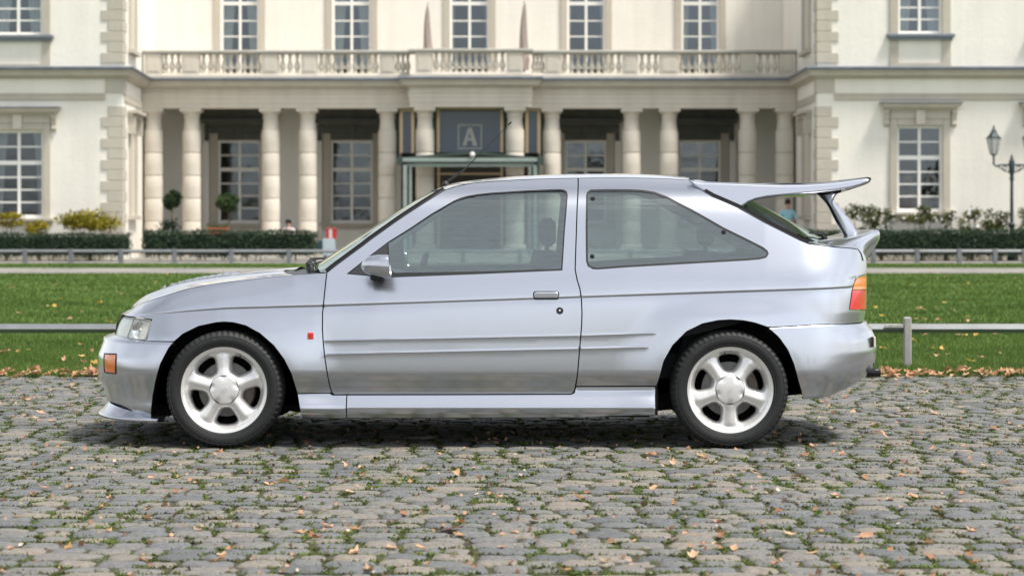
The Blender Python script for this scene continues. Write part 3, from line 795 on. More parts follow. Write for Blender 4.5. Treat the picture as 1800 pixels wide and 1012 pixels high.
# --- balustrade
YR = YCo + .05
PED = [(254, 284), (319, 350), (460, 489), (529, 557), (667, 694), (957, 986), (1095, 1122), (1160, 1193), (1302, 1330), (1370, 1396)]
PEDP = [(730, 760), (890, 920)]
b = MB(); b.lathe([(.075, 0), (.075, .05), (.045, .07), (.06, .10), (.095, .19), (.085, .27), (.045, .40), (.038, .47), (.06, .49), (.06, .51), (.04, .53), (.07, .56), (.07, .60)], 12)
bal0 = b.ok("baluster", STONE_L, None, True, 40); bal0.parent = house
bal_first = True
def balusters(a, c, y, n):
    global bal_first
    for i in range(n):
        x = X(a + (c - a) * (i + .5) / n, y)
        if bal_first: bal0.location = Vector((x, y + .14, 5.80)) - wloc(house); bal_first = False
        else: inst(bal0, "baluster", house, (x, y + .14, 5.80))
for (lst, y) in ((PED, YR), (PEDP, YR - .62)):
    for a, c in lst:
        x0, x1 = X(a, y), X(c, y)
        b = MB(); b.box(x0, x1, y, y + .36, 5.66, 6.42, .01); b.box(x0 + .08, x1 - .08, y - .015, y + .01, 5.86, 6.30, .006); b.ok("pedestal", STONE_L, house)
runs = [(284, 319, 3), (350, 460, 9), (489, 529, 3), (557, 667, 9), (694, 722, 3), (934, 957, 3), (986, 1095, 9), (1122, 1160, 3), (1193, 1302, 9), (1330, 1370, 3)]
for a, c, n_ in runs: balusters(a + 1, c - 1, YR, n_)
balusters(761, 889, YR - .62, 11)
RAILP = [(XL2 + .02, YR), (X(722, YCo), YR), (X(722, YCo), YR - .62), (X(934, YCo), YR - .62), (X(934, YCo), YR), (XR2 - .02, YR)]
sweep("balustrade_base", RAILP, [(-.34, 5.665), (.01, 5.665), (.01, 5.74), (-.02, 5.795), (-.30, 5.795)], STONE_L)
sweep("balustrade_rail", RAILP, [(-.40, 6.422), (.02, 6.422), (.05, 6.45), (.05, 6.50), (.02, 6.535), (-.40, 6.545)], stucco("weathered_coping", (.40, .385, .345), False, .1))
b = MB(); b.box(XL2, XR2, YCo + .02, YB, 5.545, 5.64); b.ok("terrace_floor", STONE, house)
# --- narrow windows on the two return walls
for (A_, B_, sg) in (((XL, YW), (XL2, YCo), 1), ((XR, YW), (XR2, YCo), -1)):
    A_ = np.array(A_); B_ = np.array(B_); d = (B_ - A_) / np.linalg.norm(B_ - A_); n_ = np.array([d[1], -d[0]]) * sg
    def pbox(bb, s0, s1, o0, o1, z0, z1):
        P = [A_ + d * s + n_ * o for s, o in ((s0, o0), (s1, o0), (s1, o1), (s0, o1))]
        V = [(p[0], p[1], z) for z in (z0, z1) for p in P]
        bb.add(V, [(0, 3, 2, 1), (4, 5, 6, 7), (0, 1, 5, 4), (1, 2, 6, 5), (2, 3, 7, 6), (3, 0, 4, 7)])
    for z0, z1 in ((1.3, 4.0), (6.3, 9.4)):
        s = empty("return_window", (A_[0] + d[0] * 2.4, A_[1] + d[1] * 2.4, z0), house)
        b = MB(); pbox(b, 1.5, 1.75, -.02, .07, z0, z1); pbox(b, 3.05, 3.3, -.02, .07, z0, z1); pbox(b, 1.5, 3.3, -.02, .075, z1 + .002, z1 + .25); b.ok("surround", STONE, s)
        b = MB(); pbox(b, 1.75, 3.05, -.02, .012, z0, z1); b.ok("blind_panel", STONE_L, s)
        b = MB(); pbox(b, 1.3, 3.5, -.02, .16, z1 + .253, z1 + .36); pbox(b, 1.25, 3.55, -.02, .30, z1 + .363, z1 + .46); b.ok("hood", STONE, s)
        for sa in (1.35, 3.25): b = MB(); pbox(b, sa, sa + .2, .0, .22, z1 - .25, z1 + .25); b.ok("console", STONE, s)
        b = MB(); pbox(b, 1.4, 3.4, -.02, .16, z0 - .12, z0 - .003); b.ok("sill", STONE, s)
    b = MB(); pbox(b, .45, 4.75, -.02, .04, 4.67, 4.88); b.ok("return_band", STONE, house)
# --- rain pipes
for px in (269, 1384):
    b = MB(); x = X(px, YB - .12); b.tube([(x, YB - .12, 5.64), (x, YB - .12, ZTOP)], .055, 10)
    for z in (6.6, 7.05, 9.0): b.lathe([(.075, z), (.075, z + .06)], 12, (x, YB - .12, 0))
    b.ok("drainpipe", PIPE, house, True, 40)
# --- glazed portal and canopy
portal = empty("portal", (X(826, YCo), YCo + .6, 0), house)
def gold_panel(a, c, t, bt, y, wd):
    x0, x1, z0, z1 = X(a, y), X(c, y), Z(bt, y), Z(t, y)
    b = MB(); b.box(x0, x0 + wd, y - .06, y + .02, z0, z1); b.box(x1 - wd, x1, y - .06, y + .02, z0, z1); b.box(x0 + wd, x1 - wd, y - .06, y + .02, z1 - wd, z1); b.ok("brass_frame", GOLD, portal)
    b = MB(); b.box(x0 + wd, x1 - wd, y, y + .012, z0, z1 - wd); b.ok("glass_panel", PORTALGLASS, portal)
PORTALGLASS = plain("blue_grey_portal_glass", (.085, .125, .18), .08, spec=.5)
yp = YCo + .72
gold_panel(702.5, 728.5, 191, 269, yp - .05, .10)
gold_panel(923.5, 950, 190, 269, yp - .05, .10)
gold_panel(768, 884.5, 189, 268, yp, .085)
b = MB()
for a, c in ((694, 702), (729, 768), (885, 923), (950.5, 957)): b.box(X(a, yp), X(c, yp), yp - .03, yp + .06, 3.1, 4.9)
b.box(X(694, yp), X(957, yp), yp - .04, yp + .08, 4.80, 5.1); b.ok("portal_frame", DKGREEN, portal)
# the letter plate
lz0, lz1 = Z(262, yp), Z(219, yp); lx0, lx1 = X(805, yp), X(847, yp)
SIGN = plain("frosted_sign", (.60, .60, .55), .6)
b = MB(); t = .035; ys = yp - .012
b.box(lx0, lx1, ys, ys + .008, lz1 - t, lz1); b.box(lx0, lx1, ys, ys + .008, lz0, lz0 + t); b.box(lx0, lx0 + t, ys, ys + .008, lz0 + t, lz1 - t); b.box(lx1 - t, lx1, ys, ys + .008, lz0 + t, lz1 - t)
cx = (lx0 + lx1) / 2; zb_ = lz0 + .10; zt_ = lz1 - .10; hw = .235
b.prism([(cx - hw, zb_), (cx - hw + .12, zb_), (cx + .015, zt_), (cx - .05, zt_)], ys - .004, ys + .008)
b.prism([(cx - .05, zt_), (cx + .06, zt_), (cx + hw, zb_), (cx + hw - .135, zb_)], ys - .006, ys + .006)
b.prism([(cx - .12, zb_ + .17), (cx + .12, zb_ + .17), (cx + .10, zb_ + .24), (cx - .10, zb_ + .24)], ys - .002, ys + .007)
b.ok("letter_a_sign", SIGN, portal)
# canopy
yc0, yc1 = YCo - 1.7, YCo + .6
b = MB(); xa, xb_, xm = X(702, yc0), X(951, yc0), X(826, yc0)
zc0, zc1 = Z(290, yc0), Z(269, yc0)
b.prism([(xa, Z(277, yc0)), (xm, Z(266, yc0)), (xb_, Z(277, yc0)), (xb_, Z(281, yc0)), (xm, Z(271, yc0)), (xa, Z(281, yc0))], yc0 + .05, yc1)
b.ok("canopy_roof", DKGREEN, portal)
b = MB(); b.box(xa + .1, xb_ - .1, yc0, yc0 + .12, Z(284, yc0), Z(277.5, yc0)); b.box(xa + .2, xb_ - .2, yc0 + .16, yc0 + .24, Z(293, yc0), Z(287, yc0)); b.ok("canopy_fascia", GREENM, portal)
b = MB(); b.box(xa, xb_, yc0 + .02, yc0 + .1, Z(286.5, yc0), Z(284.2, yc0)); b.box(xa - .08, xa + .1, yc0 - .04, yc0 + .1, Z(290, yc0), Z(276, yc0)); b.box(xb_ - .1, xb_ + .08, yc0 - .04, yc0 + .1, Z(290, yc0), Z(276, yc0)); b.ok("canopy_beam", DKGREEN, portal)
b = MB(); b.lathe([(.0001, -.09), (.07, -.05), (.085, 0), (.07, .05), (.0001, .09)], 16, (xm + .08, yc0 - .1, Z(272, yc0))); b.ok("canopy_globe_lamp", plain("opal_globe", (.75, .75, .72), .3), portal, True)
for px in (712, 941):
    b = MB(); x = X(px, yc0); b.box(x - .06, x + .06, yc0 + .02, yc0 + .14, 0, Z(290, yc0)); b.box(x + (.12 if px < 800 else -.2), x + (.2 if px < 800 else -.12), yc0 + .1, yc0 + .2, 0, Z(291, yc0)); b.ok("canopy_post", GREENM, portal)
# inner doors with brass rails
b = MB()
for px in (722, 771, 882, 930): x = X(px, YB - .3); b.box(x - .035, x + .035, YB - .34, YB - .26, .16, 3.0)
for py in (306,): b.box(X(768, YB), X(884, YB), YB - .33, YB - .27, Z(py, YB) - .03, Z(py, YB) + .03)
b.ok("brass_door_frame", GOLD, portal)
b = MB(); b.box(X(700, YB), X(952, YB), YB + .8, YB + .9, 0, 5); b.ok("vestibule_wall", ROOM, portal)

# ================================================================== things on the terrace and in front of the house
def parasol(px, top, seed, label):
    y = YCo + 2.2; x = X(px, y); s = empty("closed_parasol", (x, y, 5.64)); tag(s, label, "parasol", "closed parasols on the terrace")
    zt = Z(top, y); b = MB(); r = np.random.default_rng(seed)
    G = []
    for t in np.linspace(0, 1, 16):
        z = 6.05 + (zt - 6.05) * t; rad = .155 * (1 - t) ** .55 * (1 - .25 * (t < .08)) + .012
        row = []
        for k in range(33):
            a = 2 * math.pi * k / 32; row.append((x + rad * (1 + .16 * math.cos(8 * a + 2 * t)) * math.cos(a) + .02 * math.sin(5 * t + seed), y + rad * (1 + .16 * math.cos(8 * a + 2 * t)) * math.sin(a), z))
        G.append(row)
    b.grid(np.array(G)); b.ngon(G[0][:-1]); b.ngon(G[-1][:-1][::-1]); b.ok("folded_canopy", plain("taupe_parasol_cloth", (.36, .30, .27), .9, noise=.08, nscale=6), s, True, 60)
    b = MB(); b.tube([(x, y, 5.64), (x, y, 6.2)], .03, 8); b.lathe([(.25, 5.642), (.25, 5.70), (.06, 5.72), (.05, 5.8)], 16, (x, y, 0)); b.tube([(x, y, zt - .02), (x, y, zt + .06)], .012, 6); b.ok("pole", PIPE, s, True, 40)
parasol(752, 9, 1, "closed taupe parasol on the terrace, left of the two"); parasol(921.5, 5, 2, "closed taupe parasol on the terrace, right of the two")

HEDGE = toned("box_hedge_leaf", [(0, (.010, .024, .012)), (.5, (.020, .048, .020)), (.85, (.034, .072, .026)), (1, (.10, .085, .03))], .6, 'attr', trans=.15)
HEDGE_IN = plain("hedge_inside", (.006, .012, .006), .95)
TWIG = plain("bark_twig", (.10, .075, .05), .9, noise=.2, nscale=20)
def hedge(px0, px1, top, y, dep, label, seed):
    x0, x1 = X(px0, y), X(px1, y); h = Z(top, y)
    s = empty("clipped_hedge", ((x0 + x1) / 2, y + dep / 2, 0)); tag(s, label, "hedge", "clipped hedges before the house")
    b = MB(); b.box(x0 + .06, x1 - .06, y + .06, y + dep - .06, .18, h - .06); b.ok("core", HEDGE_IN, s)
    L = x1 - x0; n = int(L * 1500); f = rng.random(n)
    u = rng.random(n); v = rng.random(n)
    P = np.zeros((n, 3)); O = np.zeros((n, 3))
    m1 = f < .62; P[m1] = np.c_[x0 + L * u, np.full(n, y), .10 + (h - .10) * v][m1]; O[m1] = (0, -1, .15)
    m2 = (f >= .62) & (f < .90); P[m2] = np.c_[x0 + L * u, y + dep * v, np.full(n, h)][m2]; O[m2] = (0, 0, 1)
    m3 = f >= .90; P[m3] = np.c_[np.where(u < .5, x0, x1), y + dep * rng.random(n), .1 + (h - .1) * v][m3]; O[m3] = np.c_[np.where(u < .5, -1, 1), np.zeros(n), np.zeros(n)][m3]
    P += rng.normal(0, .032, (n, 3)); P[:, 2] += .02 * np.sin(P[:, 0] * 3 + seed) * (P[:, 2] > h - .1)
    thin = np.clip((.28 - P[:, 2]) / .2, 0, 1); keep = rng.random(n) > thin * .8; P = P[keep]; O = O[keep]
    V, T, ix = leaves(P, .032, 0, .6, O)
    tone = np.clip(rng.beta(2, 2.4, len(P)) * .9 + .06 * np.sin(P[:, 0] * 5) + (rng.random(len(P)) < .012) * .5, 0, 1)
    fast_mesh("foliage", V, T, HEDGE, s, tone[ix])
    b = MB()
    for k in range(int(L * 3.2)):
        xx = x0 + .15 + (L - .3) * rng.random(); yy = y + .1 + (dep - .2) * rng.random()
        b.tube([(xx, yy, 0), (xx + rng.normal(0, .03), yy, .3)], .014, 5)
    b.ok("stems", TWIG, s); s.children[-1]["kind"] = "stuff"
hedge(-60, 219, 413, 61.6, 1.1, "low clipped hedge below the yellow shrubs at the left", 1)
hedge(251, 551, 408, 61.6, 1.1, "long low clipped hedge below the round topiary trees", 2)
hedge(1330, 1860, 406.5, 61.6, 1.1, "low clipped hedge below the street lamp behind the car's tail", 3)

def shrub(name, px, base_y, y, rx, rz, zc, cols, n, size, label, cat, group=None, stems=7, ry=None, open_=0.0, seed=0, zbase=0.0, flowers=None):
    """leafy plant: crown of single leaves in uneven clumps, with stems"""
    r = np.random.default_rng(seed + 50); x = X(px, y); ry = ry or rx
    s = empty(name, (x, y, zbase)); tag(s, label, cat, group)
    nc = max(6, int(n / 90)); cl = r.normal(size=(nc, 3)); cl /= np.linalg.norm(cl, axis=1)[:, None]; cl *= r.uniform(.35, 1.0, nc)[:, None] ** .6
    ctr = np.array([x, y, zc]); ax = np.array([rx, ry, rz])
    idx = r.integers(0, nc, n); off = r.normal(0, .24 - .08 * open_, (n, 3))
    P = ctr + (cl[idx] * .86 + off) * ax
    rad = np.linalg.norm((P - ctr) / ax, axis=1); P = P[rad < 1.18]; idx = idx[rad < 1.18]; P[:, 2] = np.maximum(P[:, 2], zbase + .05)
    V, T, ix = leaves(P, size, .2, .55)
    tone = np.clip(r.random(nc)[idx] * .55 + r.random(len(P)) * .45, 0, 1)
    mat = toned(name + "_leaf", cols, .7, 'attr', trans=.3)
    fast_mesh("foliage", V, T, mat, s, tone[ix])
    b = MB()
    for k in range(stems):
        c = cl[k % nc]; tip = ctr + c * ax * .8; b0 = np.array([x + r.normal(0, rx * .08), y + r.normal(0, .04), zbase]); mid = (b0 + tip) / 2 + r.normal(0, .05, 3)
        b.tube([b0, mid, tip], [.018, .012, .005], 5)
    b.ok("stems", TWIG, s)
    if flowers:
        m_ = flowers; P2 = P[r.integers(0, len(P), m_)] + r.normal(0, .03, (m_, 3)); P2[:, 1] -= .05
        V, T, ix = leaves(P2, size * .9, .3, .9); fast_mesh("blossom", V, T, plain("white_blossom", (.72, .70, .66), .8), s)
    return s
YEL = [(0, (.06, .075, .012)), (.35, (.20, .19, .02)), (.7, (.36, .29, .025)), (1, (.45, .36, .05))]
OLV = [(0, (.045, .065, .02)), (.5, (.12, .14, .04)), (.85, (.22, .22, .07)), (1, (.40, .38, .26))]
DKG = [(0, (.012, .026, .014)), (.6, (.030, .060, .026)), (1, (.06, .10, .04))]
MDG = [(0, (.018, .038, .016)), (.6, (.040, .080, .026)), (1, (.15, .17, .06))]
shrub("yellow_shrub", 157, 0, 63.0, .92, .34, 1.15, YEL, 2600, .05, "wide golden yellow shrub beside the corner quoins", "shrub", "shrubs before the house", 9, .45, seed=1)
shrub("yellow_shrub", 68, 0, 63.0, .36, .24, .90, YEL, 800, .045, "small yellow green shrub right of the left window", "shrub", "shrubs before the house", 5, .3, seed=2)
shrub("yellow_shrub", 12, 0, 63.0, .55, .20, 1.18, YEL, 700, .045, "yellow shrub reaching up before the left window", "shrub", "shrubs before the house", 6, .3, seed=3)
for k, (px, w_, h_, t_, lab) in enumerate(((1512, .55, .45, 1.20, "thin leafy shrub just behind the spoiler strut"), (1549, .40, .42, 1.18, "thin leafy shrub left of the right window"), (1618, .62, .30, 1.25, "olive shrub growing before the right window"), (1663, .3, .32, 1.18, "narrow shrub at the right side of the right window"), (1708, .42, .46, 1.16, "loose shrub between the right window and the lamp post"), (1757, .50, .40, 1.10, "white flowering shrub beside the lamp post"), (1808, .5, .45, 1.12, "loose shrub right of the lamp post at the picture edge"))):
    shrub("wall_shrub", px, 0, 62.95, w_, h_, t_, OLV, int(900 * w_ / .5), .045, lab, "shrub", "shrubs before the house", 8, .22, 1.0, seed=10 + k, flowers=70)
def topiary(px, cpy, y, rx, rz, cols, label, seed, loose=0):
    x = X(px, y); zc = Z(cpy, y); s = shrub("standard_tree", px, 0, y, rx, rz, zc, cols, 1500, .055, label, "tree", "standard trees between the columns", 6, seed=seed, zbase=.16)
    for o in list(s.children):
        if o.name.startswith("stems"): bpy.data.objects.remove(o)
    b = MB(); b.tube([(x, y, .3), (x + .02, y, zc * .5), (x - .01, y, zc)], [.035, .03, .025], 8)
    for k in range(6): a = k * 1.05; b.tube([(x, y, zc - .15), (x + rx * .6 * math.cos(a), y + rx * .6 * math.sin(a), zc + .15)], [.018, .006], 5)
    b.ok("trunk", TWIG, s, True)
    b = MB(); b.lathe([(.0001, .17), (.17, .17), (.20, .30), (.23, .52), (.25, .53), (.25, .57), (.21, .57), (.20, .5), (.0001, .5)], 20, (x, y, 0)); b.ok("pot", plain("dark_planter", (.06, .06, .06), .6), s, True, 40)
    return s
topiary(302, 351, 68.0, .28, .28, DKG, "dark round topiary tree standing between the two left columns", 31)
t_ = topiary(402, 356, 67.6, .36, .27, MDG, "lighter green standard tree before the second window", 32)
# flower trough, striped crate and pale bin by the windows, small pot at the topiary's foot
def trough():
    y = 67.2; x0, x1 = X(364, y), X(400, y); s = empty("flower_trough", ((x0 + x1) / 2, y, 0)); tag(s, "terracotta red flower trough under the second window", "planter")
    z0 = .52; zt = Z(400.5, y)
    b = MB(); b.box(x0, x1, y, y + .3, zt - .22, zt - .04, .012); b.box(x0 - .02, x1 + .02, y - .02, y + .32, zt - .037, zt, .008); b.ok("trough_body", plain("terracotta", (.42, .13, .08), .8, noise=.15, nscale=8), s)
    b = MB()
    for xx in (x0 + .08, x1 - .08): b.box(xx - .03, xx + .03, y + .05, y + .25, 0, zt - .223)
    b.ok("stand", PIPE, s)
    n = 260; P = np.c_[rng.uniform(x0, x1, n), rng.uniform(y + .02, y + .28, n), zt + np.abs(rng.normal(0, .04, n))]; V, T, ix = leaves(P, .03); fast_mesh("foliage", V, T, MOSS, s, rng.random(n)[ix])
trough()
def crates():
    y = 66.6; x0, x1 = X(573, y), X(590.5, y)
    z0, z1 = Z(419.5, y), Z(400.5, y)
    s = empty("striped_box", ((x0 + x1) / 2, y, z0)); tag(s, "red and white striped box on top of the pale blue bin", "box")
    b = MB(); b.box(x0, x1, y, y + .26, z0, z1 - .03, .008); b.ok("body", plain("box_red", (.42, .02, .02), .5), s)
    b = MB(); b.box(x0 + .09, x0 + .19, y - .006, y + .01, z0 + .01, z1 - .04); b.ok("white_stripe", plain("box_white", (.62, .52, .50), .5), s)
    b = MB(); b.box(x0 - .012, x1 + .012, y - .012, y + .272, z1 - .028, z1, .006); b.ok("lid", plain("box_lid", (.50, .10, .09), .5), s)
    xa, xb = X(560, y), X(588, y)
    s = empty("bin", ((xa + xb) / 2, y, 0)); tag(s, "pale blue bin with a dark round side left of the windscreen", "bin")
    b = MB(); xm = X(567, y); b.box(xm, xb, y - .04, y + .34, .06, z0 - .003, .012); b.ok("body", plain("pale_blue_plastic", (.42, .50, .54), .5, noise=.06, nscale=6), s)
    b = MB(); b.lathe([(.0001, 0), (.2, 0), (.22, .03), (.22, .2)], 20, (0, 0, 0), 'Y'); o = b.ok("dark_lid", plain("dark_teal", (.02, .06, .075), .5), None, True, 40); o.parent = s; o.location = Vector((xm + .0, y - .04 + .06, z0 - .26)) - wloc(s)
    b = MB(); b.lathe([(.05, -.04), (.05, .40)], 14, (xm + .08, y, .05), 'Y'); b.lathe([(.05, -.04), (.05, .40)], 14, (xb - .08, y, .05), 'Y'); b.ok("wheels", PIPE, s)
crates()
def small_pot():
    y = 67.2; s = empty("potted_plant", (X(297, y), y, 0)); x = X(297, y); tag(s, "small black and white potted plant at the foot of the dark topiary", "plant")
    b = MB(); b.lathe([(.0001, .25), (.10, .25), (.16, .62), (.17, .75), (.15, .75), (.0001, .70)], 16, (x - .05, y, .1)); b.ok("pot", plain("white_glazed_pot", (.7, .7, .7), .3), s, True, 40)
    n = 260; P = np.array([x, y, .98]) + rng.normal(0, 1, (n, 3)) * np.array([.16, .1, .09]); V, T, ix = leaves(P, .05); fast_mesh("foliage", V, T, HEDGE, s, (rng.random(n) * .4)[ix])
    b = MB(); b.box(x - .25, x + .2, y - .15, y + .15, 0, .349); b.ok("stand", STONE, s)
small_pot()

# ------------------------------------------------------------------ fences
FENCE = plain("grey_weathered_metal", (.17, .18, .19), .55, .2, noise=.22, nscale=3, bump=.2, bscale=80)
POST = plain("pale_concrete_post", (.34, .33, .315), .85, noise=.18, nscale=9, bump=.3, bscale=90)
def rail_beam(x0, x1, y, z, r):
    """square rail set on its edge"""
    V = [(x, y + dy, z + dz) for x in (x0, x1) for dy, dz in ((-r, -.1 * r), (-.1 * r, r), (r, .1 * r), (.1 * r, -r))]
    return V, [(0, 1, 5, 4), (1, 2, 6, 5), (2, 3, 7, 6), (3, 0, 4, 7), (0, 3, 2, 1), (4, 5, 6, 7)]
def near_fence():
    y = 17.0; zc = Z(577, y); s = empty("lawn_fence", (0, y, 0)); tag(s, "low grey rail fence at the front edge of the lawn", "fence")
    posts = [1594 - k * 337 for k in range(-1, 6)]
    for k in range(len(posts) - 1):
        xa, xb = X(posts[k + 1], y), X(posts[k], y); b = MB(); V, Fc = rail_beam(xa + .001, xb - .001, y, zc, .036); b.add(V, Fc); b.ok("rail", FENCE, s)
    for k, px in enumerate(posts):
        x = X(px, y); b = MB(); hw = .0295; zt = Z(557, y)
        b.box(x - hw, x + hw, y - .05, y + .01, -.05, zt, .007); b.ok("post", POST, s)
        if px == 1594:
            b = MB(); b.box(X(1554, y), X(1586, y), y - .048, y - .030, zc + .006, zc + .034, .003); b.ok("plate", plain("worn_plate", (.40, .385, .36), .7, noise=.3, nscale=30), s)
near_fence()
def far_fence():
    y = 59.3; s = empty("garden_fence", (0, y, 0)); tag(s, "low grey rail fence along the hedges before the house", "fence")
    px = [-40, 44, 125, 213, 307, 407, 508, 610, 712, 814, 914, 1012, 1108, 1202, 1292, 1378, 1458, 1535, 1612, 1686, 1749, 1800, 1850]
    zc = Z(441.5, y)
    for a, c in zip(px[:-1], px[1:]): b = MB(); V, Fc = rail_beam(X(a, y) + .001, X(c, y) - .001, y, zc, .045); b.add(V, Fc); b.ok("rail", FENCE, s)
    for p in px: x = X(p, y); b = MB(); b.box(x - .06, x + .06, y - .068, y + .03, -.05, Z(437.5, y), .008); b.ok("post", FENCE, s)
far_fence()

# ------------------------------------------------------------------ street lamp
def street_lamp():
    y = 62.95; x = X(1778.5, y); s = empty("street_lamp", (x, y, 0)); tag(s, "dark old-fashioned street lamp with lanterns on side arms at the right", "street lamp")
    IRON = plain("dark_blue_green_iron", (.030, .048, .052), .5, .3)
    za = Z(290, y)
    b = MB(); b.lathe([(.14, 0), (.14, .12), (.10, .18), (.12, .24), (.085, .5), (.075, .95), (.10, .98), (.10, 1.05), (.055, 1.1), (.05, 1.6), (.045, za - .45), (.075, za - .42), (.06, za - .36), (.05, za - .3), (.085, za - .22), (.085, za + .1), (.05, za + .16), (.03, za + .26), (.0001, za + .32)], 16, (x, y, 0)); b.ok("pole", IRON, s, True, 40)
    for sg in (-1, 1):
        xl = x + sg * .52
        b = MB(); b.tube([(x, y, za), (x + sg * .30, y, za), (xl - sg * .06, y, za - .03), (xl, y, za + .02), (xl, y, za + .26)], [.03, .028, .03, .03, .03], 8)
        b.tube([(x + sg * .06, y, za - .20), (x + sg * .18, y, za - .19), (x + sg * .34, y, za - .08), (x + sg * .44, y, za - .01)], .02, 6)
        cx = x + sg * .2; b.tube([(cx + .055 * math.cos(t), y, za - .09 + .055 * math.sin(t)) for t in np.linspace(0, 6.283, 15)], .014, 6, False)
        b.ok("arm", IRON, s, True, 50)
        z0 = za + .26; l_ = empty("lantern", (xl, y, z0), s)
        b = MB(); b.lathe([(.03, 0), (.09, .03), (.10, .05)], 6, (xl, y, z0)); b.lathe([(.21, .50), (.225, .52), (.17, .56), (.11, .64), (.075, .70), (.08, .72), (.04, .78), (.02, .86), (.0001, .90)], 6, (xl, y, z0))
        for k in range(6):
            a = k * math.pi / 3; b.tube([(xl + .10 * math.cos(a), y + .10 * math.sin(a), z0 + .05), (xl + .205 * math.cos(a), y + .205 * math.sin(a), z0 + .50)], .010, 5)
        b.ok("lantern_frame", IRON, l_)
        b = MB(); b.lathe([(.095, .052), (.198, .498)], 6, (xl, y, z0), cap=False); b.ok("lantern_glass", plain("milky_lantern_glass", (.62, .62, .60), .4), l_)
street_lamp()

# ------------------------------------------------------------------ people far behind
def person(name, root, J, E, rad, zones, label, hair_col, head, hr, look=(0, -1, 0)):
    """one skinned body; zones = list of (material, test(point))"""
    me = bpy.data.meshes.new(name); me.from_pydata([tuple(p) for p in J], E, [])
    o = bpy.data.objects.new("tmp", me); COL.objects.link(o)
    md = o.modifiers.new("s", 'SKIN'); md.use_smooth_shade = True
    sk = me.skin_vertices[0].data if me.skin_vertices else None
    if sk is None:
        bpy.context.view_layer.objects.active = o; bpy.ops.mesh.customdata_skin_add(); sk = me.skin_vertices[0].data
    for i, r_ in enumerate(rad): sk[i].radius = (r_, r_) if np.isscalar(r_) else r_
    sk[0].use_root = True
    sb = o.modifiers.new("d", 'SUBSURF'); sb.levels = 2; sb.render_levels = 2
    dg = bpy.context.evaluated_depsgraph_get(); m2 = bpy.data.meshes.new_from_object(o.evaluated_get(dg)); bpy.data.objects.remove(o)
    ob = bpy.data.objects.new(name, m2); COL.objects.link(ob); m2.name = name
    m2.materials.clear()
    for m_, _ in zones: m2.materials.append(m_)
    for p in m2.polygons:
        p.use_smooth = True
        for i, (_, t) in enumerate(zones):
            if t(p.center): p.material_index = i; break
    for v in m2.vertices: v.co = v.co - Vector(root)
    ob.location = root; tag(ob, label, "person")
    # hair, and face relief
    b = MB(); G = []
    for t in np.linspace(0, 1, 9):
        ph = t * R(108)
        G.append([(head[0] + hr * .92 * math.sin(ph) * math.cos(a), head[1] + hr * 1.02 * math.sin(ph) * math.sin(a) + hr * .12 * t, head[2] + hr * 1.2 * math.cos(ph) + hr * .12 - (0 if math.sin(a) > -.3 else -hr * .75 * t)) for a in np.linspace(0, 2 * math.pi, 21)])
    b.grid(np.array(G)); h_ = b.ok("hair", plain("hair_" + name, hair_col, .7), None, True)
    h_.parent = ob; h_.location = -Vector(root)
    b = MB()
    for sx in (-.33, .33): b.lathe([(.0001, -.014), (.012, -.008), (.012, .004)], 8, (head[0] + sx * hr, head[1] - hr * .86, head[2] + .01), 'Y')
    b.box(head[0] - .022, head[0] + .022, head[1] - hr * .93, head[1] - hr * .8, head[2] - hr * .55, head[2] - hr * .5)
    f_ = b.ok("face_features", plain("face_dark", (.06, .03, .025), .6), None); f_.parent = ob; f_.location = -Vector(root)
    b = MB(); b.add([(head[0] - .016, head[1] - hr * .85, head[2] - .035), (head[0] + .016, head[1] - hr * .85, head[2] - .035), (head[0], head[1] - hr * 1.12, head[2] - .03), (head[0], head[1] - hr * .85, head[2] + .02)], [(0, 2, 1), (0, 3, 2), (1, 2, 3), (0, 1, 3)])
    f_ = b.ok("nose", SKIN, None); f_.parent = ob; f_.location = -Vector(root)
    return ob
SKIN = plain("skin", (.48, .27, .19), .6)
